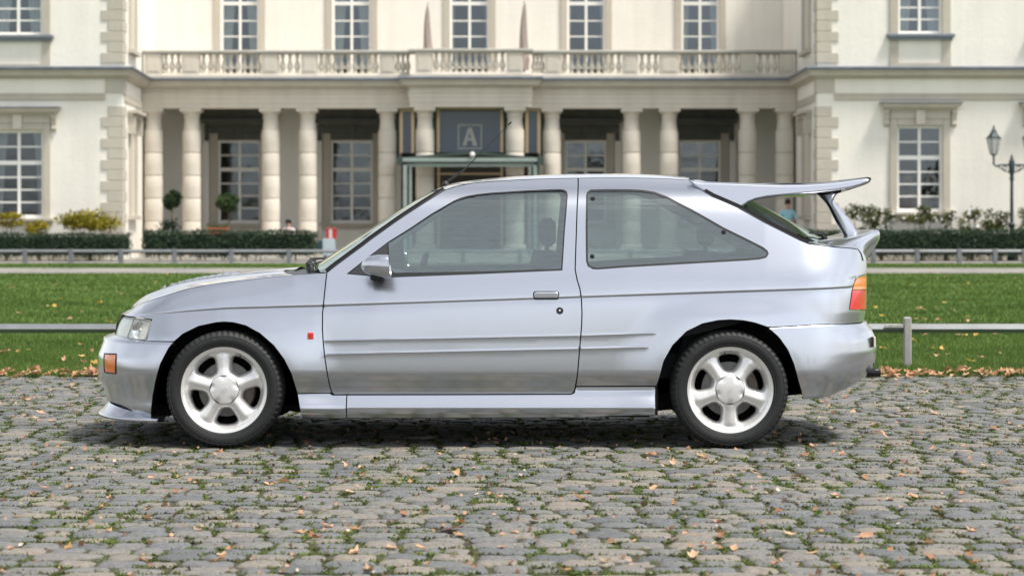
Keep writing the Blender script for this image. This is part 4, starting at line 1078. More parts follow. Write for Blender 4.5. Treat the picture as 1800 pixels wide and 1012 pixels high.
def standing():
    y = 66.2; x = X(1384.5, y); zt = 1.76
    J = [(x, y, .95), (x, y, 1.15), (x, y - .01, 1.36), (x, y, 1.47), (x, y - .01, 1.56), (x, y - .02, 1.67),
         (x - .09, y, .90), (x - .10, y - .02, .50), (x - .10, y, .10), (x - .10, y - .14, .05), (x + .09, y, .90), (x + .10, y - .02, .50), (x + .10, y, .10), (x + .10, y - .14, .05),
         (x - .18, y, 1.42), (x - .25, y - .04, 1.20), (x - .10, y - .24, 1.12), (x - .03, y - .28, 1.14), (x + .18, y, 1.42), (x + .26, y - .04, 1.20), (x + .12, y - .24, 1.11), (x + .05, y - .29, 1.13)]
    E = [(0, 1), (1, 2), (2, 3), (3, 4), (4, 5), (0, 6), (6, 7), (7, 8), (8, 9), (0, 10), (10, 11), (11, 12), (12, 13), (2, 14), (14, 15), (15, 16), (16, 17), (2, 18), (18, 19), (19, 20), (20, 21)]
    rad = [.14, .13, .15, .07, .055, (.085, .10), .085, .065, .045, .04, .085, .065, .045, .04, .06, .047, .035, .038, .06, .047, .035, .038]
    root = (x, y, 0)
    SH = plain("light_blue_shirt", (.30, .58, .66), .8); TR = plain("dark_trousers", (.03, .035, .045), .8)
    zones = [(SKIN, lambda p: p.z > 1.49), (SKIN, lambda p: p.y < y - .13 and p.z > 1.0), (SH, lambda p: p.z > .93), (TR, lambda p: True)]
    o = person("person", root, J, E, rad, zones, "standing person in light blue shirt, hands held in front, seen beneath the rear wing", (.012, .010, .010), (x, y - .02, 1.67), .10)
    for sg in (-1, 1):
        for k in range(4):
            b = MB(); x0 = x + sg * .035 + sg * .012 * k - sg * .02; b.tube([(x0, y - .29, 1.14), (x0 - sg * .02, y - .325, 1.135 - .006 * k), (x0 - sg * .035, y - .335, 1.12)], [.009, .008, .007], 6); f = b.ok("finger", SKIN, None, True); f.parent = o; f.location = -Vector(root)
standing()
def sitting():
    y = 66.4; x = X(507, y)
    J = [(x, y, .50), (x, y, .66), (x, y - .02, .84), (x, y - .02, .93), (x, y - .03, .99), (x, y - .04, 1.07),
         (x - .09, y - .03, .48), (x - .10, y - .42, .48), (x - .10, y - .42, .08), (x - .10, y - .55, .05), (x + .09, y - .03, .48), (x + .10, y - .42, .48), (x + .10, y - .42, .08), (x + .10, y - .55, .05),
         (x - .16, y - .02, .88), (x - .22, y - .08, .68), (x - .12, y - .28, .60), (x - .08, y - .33, .60), (x + .16, y - .02, .88), (x + .22, y - .08, .68), (x + .12, y - .28, .60), (x + .08, y - .33, .60)]
    E = [(0, 1), (1, 2), (2, 3), (3, 4), (4, 5), (0, 6), (6, 7), (7, 8), (8, 9), (0, 10), (10, 11), (11, 12), (12, 13), (2, 14), (14, 15), (15, 16), (16, 17), (2, 18), (18, 19), (19, 20), (20, 21)]
    rad = [.13, .12, .14, .06, .05, (.08, .095), .085, .065, .045, .04, .085, .065, .045, .04, .055, .043, .033, .035, .055, .043, .033, .035]
    SH = plain("pale_pink_blouse", (.66, .52, .50), .8); TR = plain("grey_trousers", (.10, .10, .11), .8)
    zones = [(SKIN, lambda p: p.z > .955), (SKIN, lambda p: p.y < y - .25 and .55 < p.z), (SH, lambda p: p.z > .55 and p.y > y - .26), (TR, lambda p: True)]
    o = person("person", (x, y, 0), J, E, rad, zones, "seated person with dark hair and pale pink top looking over the long hedge", (.015, .011, .010), (x, y - .04, 1.07), .095)
    s = empty("garden_chair", (x, y, 0)); tag(s, "garden chair behind the long hedge under the seated person", "chair")
    CH = plain("light_chair_metal", (.5, .5, .5), .5)
    b = MB(); b.box(x - .24, x + .24, y - .26, y + .22, .36, .395, .008); b.ok("seat", CH, s)
    b = MB(); b.box(x - .24, x + .24, y + .19, y + .225, .42, .80, .008); b.ok("backrest", CH, s)
    for sx in (-.21, .21):
        for sy in (-.23, .2): b = MB(); b.tube([(x + sx, y + sy, 0), (x + sx, y + sy, .36 if sy < 0 else .6)], .014, 6); b.ok("leg", CH, s)
sitting()

# ------------------------------------------------------------------ seen through the right-hand window
def shade(px, py, y, r0, r1, h, col, label):
    x, z = X(px, y), Z(py, y); s = empty("table_lamp", (x, y, z - .75)); tag(s, label, "lamp")
    b = MB(); b.lathe([(r0, -h / 2), (r0 * .97, -h / 4), (r1, h / 2)], 20, (x, y, z), cap=False); b.ok("lamp_shade", plain("shade_" + str(px), col, .8), s, True)
    b = MB(); b.tube([(x, y, z - .75), (x, y, z)], .02, 8); b.lathe([(.12, 0), (.10, .03), (.02, .06)], 16, (x, y, z - .75)); b.ok("lamp_foot", PIPE, s, True, 40)
    b = MB(); b.box(x - .25, x + .25, y - .2, y + .2, 0, z - .753, .01); b.ok("table", plain("dark_wood", (.05, .03, .02), .5), s)
shade(1596, 314, 65.6, .16, .11, .17, (.75, .55, .30), "small cream lamp shade in the right window, left of the pair")
shade(1636, 314, 65.6, .16, .11, .17, (.75, .55, .30), "small cream lamp shade in the right window, right of the pair")
def armchair():
    y = 64.9; x = X(1613, y); z0 = Z(360, y); z1 = Z(340, y)
    s = empty("armchair", (x, y, 0)); tag(s, "rounded pale pink chair back behind the right window", "armchair")
    PK = plain("pink_upholstery", (.60, .36, .30), .85, noise=.05, nscale=6)
    b = MB(); G = []
    for t in np.linspace(0, 1, 14):
        a = t * math.pi; hx = .50
        G.append([(x - hx * math.cos(a), y + .25 - .22 * math.sin(a) + o_, z) for o_, z in ((0, z0 - .5), (0, z0), (.02, z0 + (z1 - z0) * math.sin(a) ** .6), (.10, z0 + (z1 - z0) * math.sin(a) ** .6), (.12, z0), (.12, z0 - .5))])
    b.grid(np.array(G)); b.ok("backrest", PK, s, True, 60)
    b = MB(); b.box(x - .42, x + .42, y + .15, y + .75, .3, .62, .05); b.ok("seat", PK, s, True, 40)
    b = MB(); b.box(x - .4, x + .4, y + .2, y + .7, 0, .297); b.ok("plinth", PIPE, s)
armchair()

# ------------------------------------------------------------------ unseen trees added behind the viewer for reflections in glass and paint
FV, FT, FTone = [], [], []; fb = 0
def reflection_tree(x, y, h, seed):
    global fb
    r = np.random.default_rng(seed)
    nc = 46; cl = r.normal(size=(nc, 3)); cl /= np.linalg.norm(cl, axis=1)[:, None]; cl *= r.uniform(.3, 1, nc)[:, None] ** .5
    n = 3200; idx = r.integers(0, nc, n); P = np.array([x, y, h * .60]) + (cl[idx] * .85 + r.normal(0, .17, (n, 3))) * np.array([h * .42, h * .36, h * .40])
    V, T, ix = leaves(P, .20, .2, .6); FV.append(V); FT.append(T + fb); fb += len(V); FTone.append(np.clip(r.random(nc)[idx] * .6 + r.random(n) * .4, 0, 1)[ix])
    b = MB(); b.tube([(x, y, 0), (x + .05, y, h * .3), (x, y, h * .6)], [.22, .17, .08], 6)
    for q in range(7): c = cl[q]; b.tube([(x, y, h * (.25 + .04 * q)), tuple(np.array([x, y, h * .6]) + c * np.array([h * .3, h * .26, h * .3]))], [.09, .03], 4, False)
    V = np.array(b.v); T = []
    for f in b.f: T += [(f[0], f[k], f[k + 1]) for k in range(1, len(f) - 1)]
    FV.append(V); FT.append(np.array(T) + fb); fb += len(V); FTone.append(np.zeros(len(V)))
TREE_LEAF = toned("autumn_tree_leaf", [(0, (.03, .045, .018)), (.5, (.075, .11, .03)), (.85, (.16, .15, .04)), (1, (.28, .20, .06))], .7, 'attr', trans=.3)
for k, (x, h) in enumerate(((-27, 9.5), (-18.5, 8.4), (-10.5, 9.2), (-2.5, 8.0), (5.0, 9.4), (12.5, 8.6), (20.5, 9.6), (29, 8.8))): reflection_tree(x * 2.0, -70 + 4 * math.sin(k * 2.2), h * .82, 900 + k)
o = fast_mesh("reflection_trees", np.concatenate(FV), np.concatenate(FT), TREE_LEAF, None, np.concatenate(FTone)); tag(o, "added line of unseen trees behind the viewer, for reflections", "trees", kind="stuff")
# ================================================================== the silver car
YC = 11.869                       # centre line of the car, parallel to the picture
def PW(px, py, w):
    """picture point on a surface w metres this side of the centre line -> (x, z)"""
    y = YC - w
    return ((px - 900.0) * y / FPX, CAMH + (HOR - py) * y / FPX)

def lin(pts, w=None):
    a = np.array([PW(p[0], p[1], p[2] if len(p) > 2 else w) for p in pts])
    return a[:, 0], a[:, 1]

def smoothstep(t):
    t = np.clip(t, 0, 1); return t * t * (3 - 2 * t)

CRX, CRZ = lin([(150, 566), (205, 562), (240, 556), (275, 553), (330, 548), (395, 543), (568, 538.5), (1020, 523), (1495, 507), (1600, 503)], .84)
BLX, BLZ = lin([(150, 590, .6), (200, 562, .6), (212, 552.5, .62), (226, 544.5, .64), (251, 532, .66), (288, 520, .69), (334, 506, .71), (380, 498, .72), (426, 492, .73), (481, 486, .745),
                (515, 483, .76), (574, 484, .79), (684, 486, .795), (988, 475, .797), (1100, 470, .797), (1222, 463, .79), (1345, 455, .78), (1420, 448, .75), (1600, 440, .72)])
WLX = BLX
WLW = np.array([.60, .62, .64, .655, .675, .70, .715, .725, .735, .75, .762, .784, .788, .790, .790, .782, .769, .750, .725])
L1X, L1Z = lin([(500, 600), (570.7, 598), (1021, 589), (1158, 584.5), (1300, 580)], .845)
L2X, L2Z = lin([(500, 623), (570.7, 621.6), (1021, 612), (1143, 609), (1300, 605)], .845)
XE1 = PW(1158, 584, .845)[0]; XE2 = PW(1143, 609, .845)[0]
FWX, RWX, WZ = -1.4535, 1.1017, .2925     # wheel centres

def tipsolve(tab, xs, n, W0):
    """tip of the plan curve at each height so that its outline falls on the traced column"""
    th = np.linspace(0, 1, 80) * math.pi / 2
    out = []
    for py, px in tab:
        T = (px - 900) * (YC - .3) / FPX
        for _ in range(12):
            x = xs + (T - xs) * np.sin(th) ** (2 / n); w = W0 * np.cos(th) ** (2 / n)
            q = 900 + FPX * x / (YC - w)
            e = (q.min() if px < 900 else q.max()) - px
            T -= e * YC / FPX
        out.append((CAMH + (HOR - py) * (YC - .35) / FPX, T))
    out.sort()
    a = np.array(out); return a[:, 0], a[:, 1]
NXS, NN, TXS, TN = -1.70, 2.35, 1.45, 2.5
NB = tipsolve([(440, 330), (500, 268), (530, 226), (545, 214), (553, 208.5), (566, 204), (590, 201), (640, 199)], NXS, NN, .80)
NBU = tipsolve([(580, 184), (599, 181), (606, 179), (615, 176), (622, 172.5), (635, 171.5), (653, 172), (665, 175), (684, 182), (702, 187), (719, 193), (745, 200)], NXS, NN, .82)
TB = tipsolve([(420, 1527), (461, 1527), (480, 1527), (486, 1525.5), (544, 1524), (562, 1521), (600, 1518)], TXS, TN, .78)
TBU = tipsolve([(560, 1521), (569, 1524), (577, 1531), (592, 1538), (613, 1541), (630, 1539), (645, 1533), (662, 1525), (675, 1514), (690, 1496), (705, 1470)], TXS, TN, .80)

def Wf(x, z, part='body'):
    """half width of the bodyside at (x, z)"""
    x = np.asarray(x, float); z = np.asarray(z, float)
    zc = np.interp(x, CRX, CRZ); zb = np.interp(x, BLX, BLZ); wb = np.interp(x, WLX, WLW)
    mid = np.clip((x + .1) / 1.6, -1.4, 1.4)
    w0 = .775 - .010 * mid ** 2; w1 = .812 - .012 * mid ** 2; w2 = .846 - .012 * mid ** 2
    w3 = np.interp(x, [-2.2, -1.9, -1.5, -1.0, -.3, .6, 1.2, 1.7, 2.0], [.735, .77, .80, .818, .824, .824, .820, .806, .785])
    zs = [np.full_like(x, .08), np.full_like(x, .285), np.full_like(x, .39), zc, np.maximum(zb, zc + .012)]
    zs[2] = np.minimum(zs[2], zc - .06)
    ws = [w0, w1, w2, w3, wb]
    # greenhouse above the belt
    zr = np.interp(x, [-2.5, .6, .93, 1.3, 1.6, 2.1], [1.402, 1.402, 1.392, 1.37, 1.31, 1.24])
    aL = .215
    # slopes (pchip-like, monotone)
    h = [zs[i + 1] - zs[i] for i in range(4)]
    d = [(ws[i + 1] - ws[i]) / h[i] for i in range(4)]
    m = [d[0]]
    for i in range(1, 4):
        hm = np.where(d[i - 1] * d[i] > 0, 2 * d[i - 1] * d[i] / np.where(np.abs(d[i - 1] + d[i]) < 1e-9, 1e-9, d[i - 1] + d[i]), 0.0)
        m.append(hm)
    gw = smoothstep((x + 1.12) / .16)
    top_sl = gw * (-aL * wb / (zr - zb)) + (1 - gw) * d[3] * 1.9
    m[3] = np.minimum(m[3], -.06)
    m.append(top_sl)
    w = np.where(z < zs[0], w0 + (z - zs[0]) * d[0], 0.0)
    for i in range(4):
        t = np.clip((z - zs[i]) / h[i], 0, 1); sel = (z >= zs[i]) & (z <= zs[i + 1])
        hv = (2 * t**3 - 3 * t**2 + 1) * ws[i] + (t**3 - 2 * t**2 + t) * h[i] * m[i] + (-2 * t**3 + 3 * t**2) * ws[i + 1] + (t**3 - t**2) * h[i] * m[i + 1]
        w = np.where(sel, hv, w)
    t = np.clip((z - zs[4]) / np.maximum(zr - zs[4], .05), 0, .999)
    g = wb * (1 - aL * t) * np.sqrt(1 - t ** 8)
    w = np.where(z > zs[4], gw * g + (1 - gw) * (wb + (z - zs[4]) * top_sl), w)
    # wheel arch flares
    lowf = smoothstep((zc - .005 - z) / .12)
    for cx, A in ((FWX, .025), (RWX, .025)):
        r = np.sqrt((x - cx) ** 2 + (z - (WZ - .015)) ** 2)
        w = w + A * (1 - smoothstep((r - .345) / .27)) * lowf
    # crease
    dz = z - zc
    cdeep = np.interp(x, [-1.95, -1.4, -.9, -.4, .5, 1.0, 1.9], [.002, .008, .007, .0045, .0045, .008, .006])
    w = w - np.where(dz < 0, cdeep * np.exp(np.minimum(dz, 0) / .022), cdeep * np.exp(-np.maximum(dz, 0) / .0022))
    # two pressed ribs
    for LX, LZ, XE in ((L1X, L1Z, XE1), (L2X, L2Z, XE2)):
        dl = z - np.interp(x, LX, LZ)
        fade = smoothstep((XE - x) / .03) * smoothstep((x + .953) / .008)
        w = w + fade * .0036 * np.where(dl < 0, np.exp(np.minimum(dl, 0) / .010), np.exp(-np.maximum(dl, 0) / .0016))
    # nose and tail
    tx = np.interp(z, *(NBU if part == 'bumper' else NB))
    tx = np.minimum(tx, NXS - .12); q = np.clip((NXS - x) / (NXS - tx), 0, 1)
    w = w * np.maximum(1 - q ** NN, 0) ** (1 / NN)
    tx = np.interp(z, *(TBU if part == 'bumper' else TB))
    tx = np.maximum(tx, TXS + .12); q = np.clip((x - TXS) / (tx - TXS), 0, 1)
    w = w * np.maximum(1 - q ** TN, 0) ** (1 / TN)
    if part == 'bumper':      # rolled bottom edge of the front bumper
        w = w + np.where(x < -1.5, .012 * np.exp(-((z - .19) / .035) ** 2), 0) * smoothstep((x + 2.15) / .2)
    return w

def Wskirt(x, z):
    t = np.clip((z - .135) / .155, 0, 1)
    w = np.interp(t, [0, .12, .25, .40, .52, .66, .8, 1.0], [.804, .830, .848, .8565, .854, .843, .832, .823])
    end = smoothstep((x + 1.06) / .18) * smoothstep((.72 - x) / .22)
    return w + .012 * (1 - end) * np.sin(np.clip(t, 0, 1) * math.pi)

def PS(pts, wf):
    """traced picture points -> (x, z) on the bodyside"""
    out = []
    for px, py in pts:
        w = .8
        for _ in range(8):
            x, z = PW(px, py, w)
            w = float(wf(np.array([x]), np.array([z]))[0])
        out.append((x, z))
    return np.array(out)

def resample(P, step, closed=True):
    out = []
    n = len(P)
    for i in range(n if closed else n - 1):
        a = P[i]; b = P[(i + 1) % n]; k = max(1, int(math.ceil(np.linalg.norm(b - a) / step)))
        for j in range(k): out.append(a + (b - a) * j / k)
    if not closed: out.append(P[-1])
    return np.array(out)

def area2(P):
    x, y = P[:, 0], P[:, 1]
    return .5 * np.sum(x * np.roll(y, -1) - np.roll(x, -1) * y)

def ccw(P): return P if area2(P) > 0 else P[::-1]

def inset(P, d):
    """shrink a ccw loop by d"""
    n = len(P); out = np.zeros_like(P)
    for i in range(n):
        a = P[i] - P[i - 1]; b = P[(i + 1) % n] - P[i]
        na = np.array([-a[1], a[0]]) / (np.linalg.norm(a) + 1e-12); nb = np.array([-b[1], b[0]]) / (np.linalg.norm(b) + 1e-12)
        m = na + nb; k = np.linalg.norm(m)
        if k < .3: out[i] = P[i] + na * d; continue
        m /= k
        out[i] = P[i] + m * d / max(.5, m.dot(na))
    return out

def inside(Q, P):
    x, y = Q[:, 0], Q[:, 1]; r = np.zeros(len(Q), bool)
    n = len(P); j = n - 1
    for i in range(n):
        xi, yi = P[i]; xj, yj = P[j]
        c = ((yi > y) != (yj > y)) & (x < (xj - xi) * (y - yi) / (yj - yi + 1e-15) + xi)
        r ^= c; j = i
    return r

def bdist(Q, P):
    d = np.full(len(Q), 1e9)
    n = len(P)
    for i in range(n):
        a = P[i]; b = P[(i + 1) % n]; ab = b - a
        t = np.clip(((Q - a) @ ab) / (ab @ ab + 1e-15), 0, 1)
        d = np.minimum(d, np.hypot(*(Q - (a + t[:, None] * ab)).T))
    return d

def spline(P, k=6, closed=False):
    """Catmull-Rom through P"""
    P = np.asarray(P, float); n = len(P); out = []
    for i in range(n if closed else n - 1):
        p1 = P[i]; p2 = P[(i + 1) % n]
        p0 = P[i - 1] if (closed or i > 0) else 2 * p1 - p2
        p3 = P[(i + 2) % n] if (closed or i < n - 2) else 2 * p2 - p1
        for j in range(k):
            t = j / k
            out.append(.5 * ((2 * p1) + (-p0 + p2) * t + (2 * p0 - 5 * p1 + 4 * p2 - p3) * t**2 + (-p0 + 3 * p1 - 3 * p2 + p3) * t**3))
    if not closed: out.append(P[-1])
    return np.array(out)

FEATURES = []
def feat(LX, LZ, x0, x1, offs):
    xs = np.arange(x0, x1, .014)
    for o in offs: FEATURES.append(np.c_[xs, np.interp(xs, LX, LZ) + o])   # one polyline each
feat(CRX, CRZ, -2.2, 2.1, (-.045, -.03, -.018, -.009, -.004, -.0005, .0015, .004, .0075, .012))
feat(L1X, L1Z, -.944, XE1 + .02, (-.016, -.007, -.0025, -.0004, .0012, .003, .006, .0095))
feat(L2X, L2Z, -.944, XE2 + .02, (-.016, -.007, -.0025, -.0004, .0012, .003, .006, .0095))
FEAT = FEATURES

def tri2d(outer, holes, step, feats=None, extra=None):
    """triangulated sheet inside outer minus holes; returns points, triangles, loops"""
    lo = outer.min(0); hi = outer.max(0)
    gx, gz = np.meshgrid(np.arange(lo[0], hi[0], step), np.arange(lo[1], hi[1], step))
    gx = gx + (np.arange(gx.shape[0]) % 2)[:, None] * step * .5
    Q = np.c_[gx.ravel(), gz.ravel()]
    if feats is not None:
        keep = np.ones(len(Q), bool)
        for LX, LZ, band, xe in ((CRX, CRZ, (.052, .019), 9), (L1X, L1Z, (.023, .016), XE1 + .02), (L2X, L2Z, (.023, .016), XE2 + .02)):
            dl = Q[:, 1] - np.interp(Q[:, 0], LX, LZ)
            keep &= ~((dl > -band[0]) & (dl < band[1]) & (Q[:, 0] < xe))
        Q = Q[keep]
    if extra is not None: Q = np.r_[Q, extra]
    ok = inside(Q, outer); Q = Q[ok]
    Q = Q[bdist(Q, outer) > step * .35]
    for hl in holes:
        Q = Q[~inside(Q, hl)]
        Q = Q[bdist(Q, hl) > step * .35]
    loops = []; pts = []; edges = []
    for L in [outer] + list(holes):
        k = len(pts); n = len(L)
        pts.extend(L.tolist()); edges.extend([(k + i, k + (i + 1) % n) for i in range(n)]); loops.append((k, n))
    pts.extend(Q.tolist())
    if feats is not None:
        for f in feats:
            m_ = (f[:, 0] > lo[0]) & (f[:, 0] < hi[0]) & (f[:, 1] > lo[1]) & (f[:, 1] < hi[1])
            if not m_.any(): continue
            ok = m_ & inside(f, outer)
            ok[ok] &= bdist(f[ok], outer) > .004
            for hl in holes:
                if ok.any(): ok[ok] &= ~inside(f[ok], hl); ok[ok] &= bdist(f[ok], hl) > .004
            last = None
            for q, g in zip(f, ok):
                if g:
                    pts.append(q.tolist())
                    if last is not None: edges.append((last, len(pts) - 1))
                    last = len(pts) - 1
                else: last = None
    r = delaunay_2d_cdt([Vector(p) for p in pts], edges, [], 0, 1e-7)
    P = np.array([tuple(v) for v in r[0]]); T = np.array([f for f in r[2] if len(f) == 3])
    omap = {}
    for new, olds in enumerate(r[3]):
        for o in olds: omap[o] = new
    c = P[T].mean(1)
    ok = inside(c, outer)
    for hl in holes: ok &= ~inside(c, hl)
    T = T[ok]
    a = P[T]; s = (a[:, 1, 0] - a[:, 0, 0]) * (a[:, 2, 1] - a[:, 0, 1]) - (a[:, 2, 0] - a[:, 0, 0]) * (a[:, 1, 1] - a[:, 0, 1])
    T[s < 0] = T[s < 0][:, ::-1]
    T = T[np.abs(s) > 1e-10]
    return P, T, [[omap[k + i] for i in range(n)] for k, n in loops]

def panel(name, outer, mat, parent, holes=(), wf=Wf, off=0.0, gap=.0031, depth=.02, step=.017, both=True, rstep=.013, feats=True, hem=True, raw=False, holegap=0.0):
    """a body panel cut out of the bodyside field, near side and far side"""
    O = np.asarray(outer) if raw else PS(outer, wf)
    O = inset(resample(ccw(O), rstep), gap)
    H = [resample(ccw(np.asarray(h) if raw else PS(h, wf)), rstep) for h in holes]
    if holegap: H = [inset(h, -holegap) for h in H]
    P, T, loops = tri2d(O, H, step, FEAT if feats else None)
    x, z = P[:, 0], P[:, 1]
    e = .0012
    w = wf(x, z) - off
    wx = (wf(x + e, z) - wf(x - e, z)) / (2 * e); wz = (wf(x, z + e) - wf(x, z - e)) / (2 * e)
    N = np.c_[-wx, -np.ones_like(wx), -wz]; N /= np.linalg.norm(N, axis=1)[:, None]
    V = np.c_[x, YC - w, z]; Fc = [tuple(t) for t in T]
    V = V.tolist(); NN_ = N.tolist()
    if hem:
        for li, lp in enumerate(loops):
            pts = np.array([[V[i][0], V[i][1], V[i][2]] for i in lp]); n = len(lp); k = len(V)
            t = np.roll(pts, -1, 0) - np.roll(pts, 1, 0)
            outn = np.c_[t[:, 2], np.zeros(n), -t[:, 0]]
            outn /= np.linalg.norm(outn, axis=1)[:, None] + 1e-12
            if li: outn = -outn
            for i in range(n): V.append(pts[i].tolist()); NN_.append((outn[i] * .8 + np.array([0, -.6, 0])).tolist())
            for i in range(n): V.append((pts[i] + np.array([0, depth, 0])).tolist()); NN_.append(outn[i].tolist())
            for i in range(n):
                j = (i + 1) % n
                q = (k + i, k + n + i, k + n + j, k + j)
                Fc.append(q if li == 0 else q[::-1])
    V = np.array(V); NN_ = np.array(NN_); NN_ /= np.linalg.norm(NN_, axis=1)[:, None] + 1e-12
    loc = (V[:, 0].mean(), V[:, 1].mean(), V[:, 2].mean())
    near = mesh(name, V, Fc, mat, parent, True, NN_, loc=loc)
    if not both: return near, None
    V2 = V.copy(); V2[:, 1] = 2 * YC - V2[:, 1]; N2 = NN_.copy(); N2[:, 1] *= -1
    far = mesh(name, V2, [tuple(f[::-1]) for f in Fc], mat, parent, True, N2, loc=(loc[0], 2 * YC - loc[1], loc[2]))
    return near, far

# ---------------------------------------------------------------- materials of the car
def paint_material():
    m, n, l, b = new_mat("lilac_silver_paint")
    b.inputs["Base Color"].default_value = (.545, .57, .625, 1)
    b.inputs["Metallic"].default_value = .95
    b.inputs["Roughness"].default_value = .25
    b.inputs["Coat Weight"].default_value = .9
    b.inputs["Coat Roughness"].default_value = .04
    tc = n.new("ShaderNodeTexCoord")
    return m
PAINT = paint_material()
BLACK = plain("black_rubber_trim", (.012, .013, .014), .55, noise=.2, nscale=30)
DARKP = plain("dark_grey_plastic", (.03, .032, .034), .45, noise=.15, nscale=20, bump=.15, bscale=300)
WELL = plain("wheel_well_black", (.006, .006, .007), .9)
CABIN = plain("charcoal_cabin_cloth", (.035, .037, .042), .85, noise=.25, nscale=40, bump=.3, bscale=400)
LINER = plain("light_grey_headlining", (.35, .36, .36), .9, noise=.1, nscale=20)
CHROME = plain("polished_steel", (.7, .7, .71), .15, 1.0)
TYRE = plain("tyre_rubber", (.011, .012, .012), .66, noise=.35, nscale=14, bump=.2, bscale=160)
ALLOY = plain("silver_alloy", (.83, .82, .80), .36, .58, coat=.4, noise=.03, nscale=20)
DISC = plain("brake_iron", (.16, .155, .15), .5, .8, noise=.25, nscale=30)

def glass_material(name, tint, refl, wave=0.0, rough=.0):
    m, n, l, b = new_mat(name)
    n.remove(b)
    tr = n.new("ShaderNodeBsdfTransparent"); tr.inputs[0].default_value = (*tint, 1)
    gl = n.new("ShaderNodeBsdfGlossy"); gl.inputs["Roughness"].default_value = rough; gl.inputs["Color"].default_value = (.86, .96, .93, 1)
    mix = n.new("ShaderNodeMixShader")
    lw = n.new("ShaderNodeLayerWeight"); lw.inputs["Blend"].default_value = .5
    pw_ = n.new("ShaderNodeMath"); pw_.operation = 'POWER'; pw_.inputs[1].default_value = 4.5; l.new(lw.outputs["Facing"], pw_.inputs[0])
    mr = n.new("ShaderNodeMapRange"); mr.inputs[3].default_value = refl; mr.inputs[4].default_value = 1
    l.new(pw_.outputs[0], mr.inputs[0]); l.new(mr.outputs[0], mix.inputs[0])
    l.new(tr.outputs[0], mix.inputs[1]); l.new(gl.outputs[0], mix.inputs[2])
    l.new(mix.outputs[0], n["Material Output"].inputs["Surface"])
    if wave:
        tc = n.new("ShaderNodeTexCoord"); mp = n.new("ShaderNodeMapping"); mp.inputs["Scale"].default_value = (1.6, 1.0, 16.0)
        nt = n.new("ShaderNodeTexNoise"); nt.inputs["Scale"].default_value = 1.2; nt.inputs["Detail"].default_value = 3
        l.new(tc.outputs["Object"], mp.inputs[0]); l.new(mp.outputs[0], nt.inputs["Vector"])
        bp = n.new("ShaderNodeBump"); bp.inputs["Strength"].default_value = 1.0; bp.inputs["Distance"].default_value = wave
        l.new(nt.outputs["Fac"], bp.inputs["Height"]); l.new(bp.outputs[0], gl.inputs["Normal"])
    return m
SGLASS = glass_material("tinted_side_glass", (.52, .62, .61), .24, .0085)
WGLASS = glass_material("windscreen_glass", (.66, .80, .80), .10, .0)
RGLASS = glass_material("dark_rear_glass", (.10, .13, .13), .10, .0)
LENS = glass_material("clear_lamp_lens", (.96, .96, .94), .10, .0, .05)
def lamp_plastic(name, col):
    m, n, l, b = new_mat(name)
    b.inputs["Base Color"].default_value = (*col, 1); b.inputs["Roughness"].default_value = .12
    b.inputs["Coat Weight"].default_value = .6
    tc = n.new("ShaderNodeTexCoord"); wv = n.new("ShaderNodeTexWave"); wv.inputs["Scale"].default_value = 40; wv.bands_direction = 'X'
    l.new(tc.outputs["Object"], wv.inputs["Vector"])
    mx = n.new("ShaderNodeMixRGB"); mx.blend_type = 'MULTIPLY'; mx.inputs[0].default_value = .22; mx.inputs[1].default_value = (*col, 1)
    l.new(wv.outputs["Color"], mx.inputs[2]); l.new(mx.outputs[0], b.inputs["Base Color"])
    return m
AMBER = lamp_plastic("amber_lens", (1.0, .27, .05))
RED = lamp_plastic("red_lens", (.70, .022, .03))
REFLECT = plain("lamp_reflector", (.86, .85, .80), .35, .15, noise=.08, nscale=60)

# ---------------------------------------------------------------- outlines traced from the side
A_PILLAR = [(574.5, 479), (591, 466), (640, 430), (650, 422), (698.5, 387.5), (711, 379), (745, 357), (782, 334)]
ROOF_EDGE = [(782, 334), (800, 327.5), (834, 321), (895, 316.5), (956, 314), (1016, 313)]
ROOF_EDGE2 = [(1016, 313), (1060, 312.5), (1110, 312.5), (1160, 313.5), (1209, 316)]
HATCH = [(1209, 316), (1222.6, 329), (1253, 346), (1296, 364.5), (1345, 391.5), (1406, 422), (1421.7, 428.5)]
DOOR_F = [(574.5, 479), (571.5, 505), (569, 530), (567, 550.5), (566.7, 576.6), (568, 600), (570.5, 625), (575, 655), (580, 680), (584, 690.5), (588, 693.3)]
DOOR_B = [(1004, 692.3), (1008.5, 689.5), (1011, 682), (1015, 659), (1018, 625), (1020, 600), (1022.5, 570), (1023, 550), (1022, 525), (1019.5, 508), (1014.6, 492), (1011, 474), (1012, 440), (1013, 412), (1014.5, 365), (1016, 313)]
F_ARCH = [(530, 733), (525.4, 711.4), (519.2, 681), (511.6, 656.3), (499.3, 631.8), (481, 607.2), (456.4, 585.8), (432, 572.5), (410.5, 567), (394, 565.8), (379.8, 567), (349, 573.5), (321.6, 587), (306, 600),
          (297, 609), (281.8, 637.9), (272.6, 671.6), (268, 696), (266.4, 714.5), (264.9, 740.5)]
R_ARCH = [(1152, 730), (1153.6, 699), (1158, 668.5), (1167, 634.8), (1182.7, 607), (1207, 582.7), (1234.8, 569), (1262, 563.3), (1284, 562), (1306, 563.3), (1326.7, 567.4), (1351, 575.5),
          (1369.6, 592), (1385, 613.4), (1395.7, 638), (1403, 665.5), (1409.5, 687), (1412, 700)]
SHUT = [(212, 552.5), (226, 544.5), (251, 532), (288, 520), (334, 506), (380, 498), (426, 492), (481, 486), (515, 483)]
FA = np.array(F_ARCH); RA = np.array(R_ARCH)
def near_ix(A, px): return int(np.argmin(np.abs(A[:, 0] - px)))

car = empty("parked_car", (0, YC, 0))
tag(car, "silver lilac two-door hatchback with large double rear spoiler parked on the cobbles", "car")

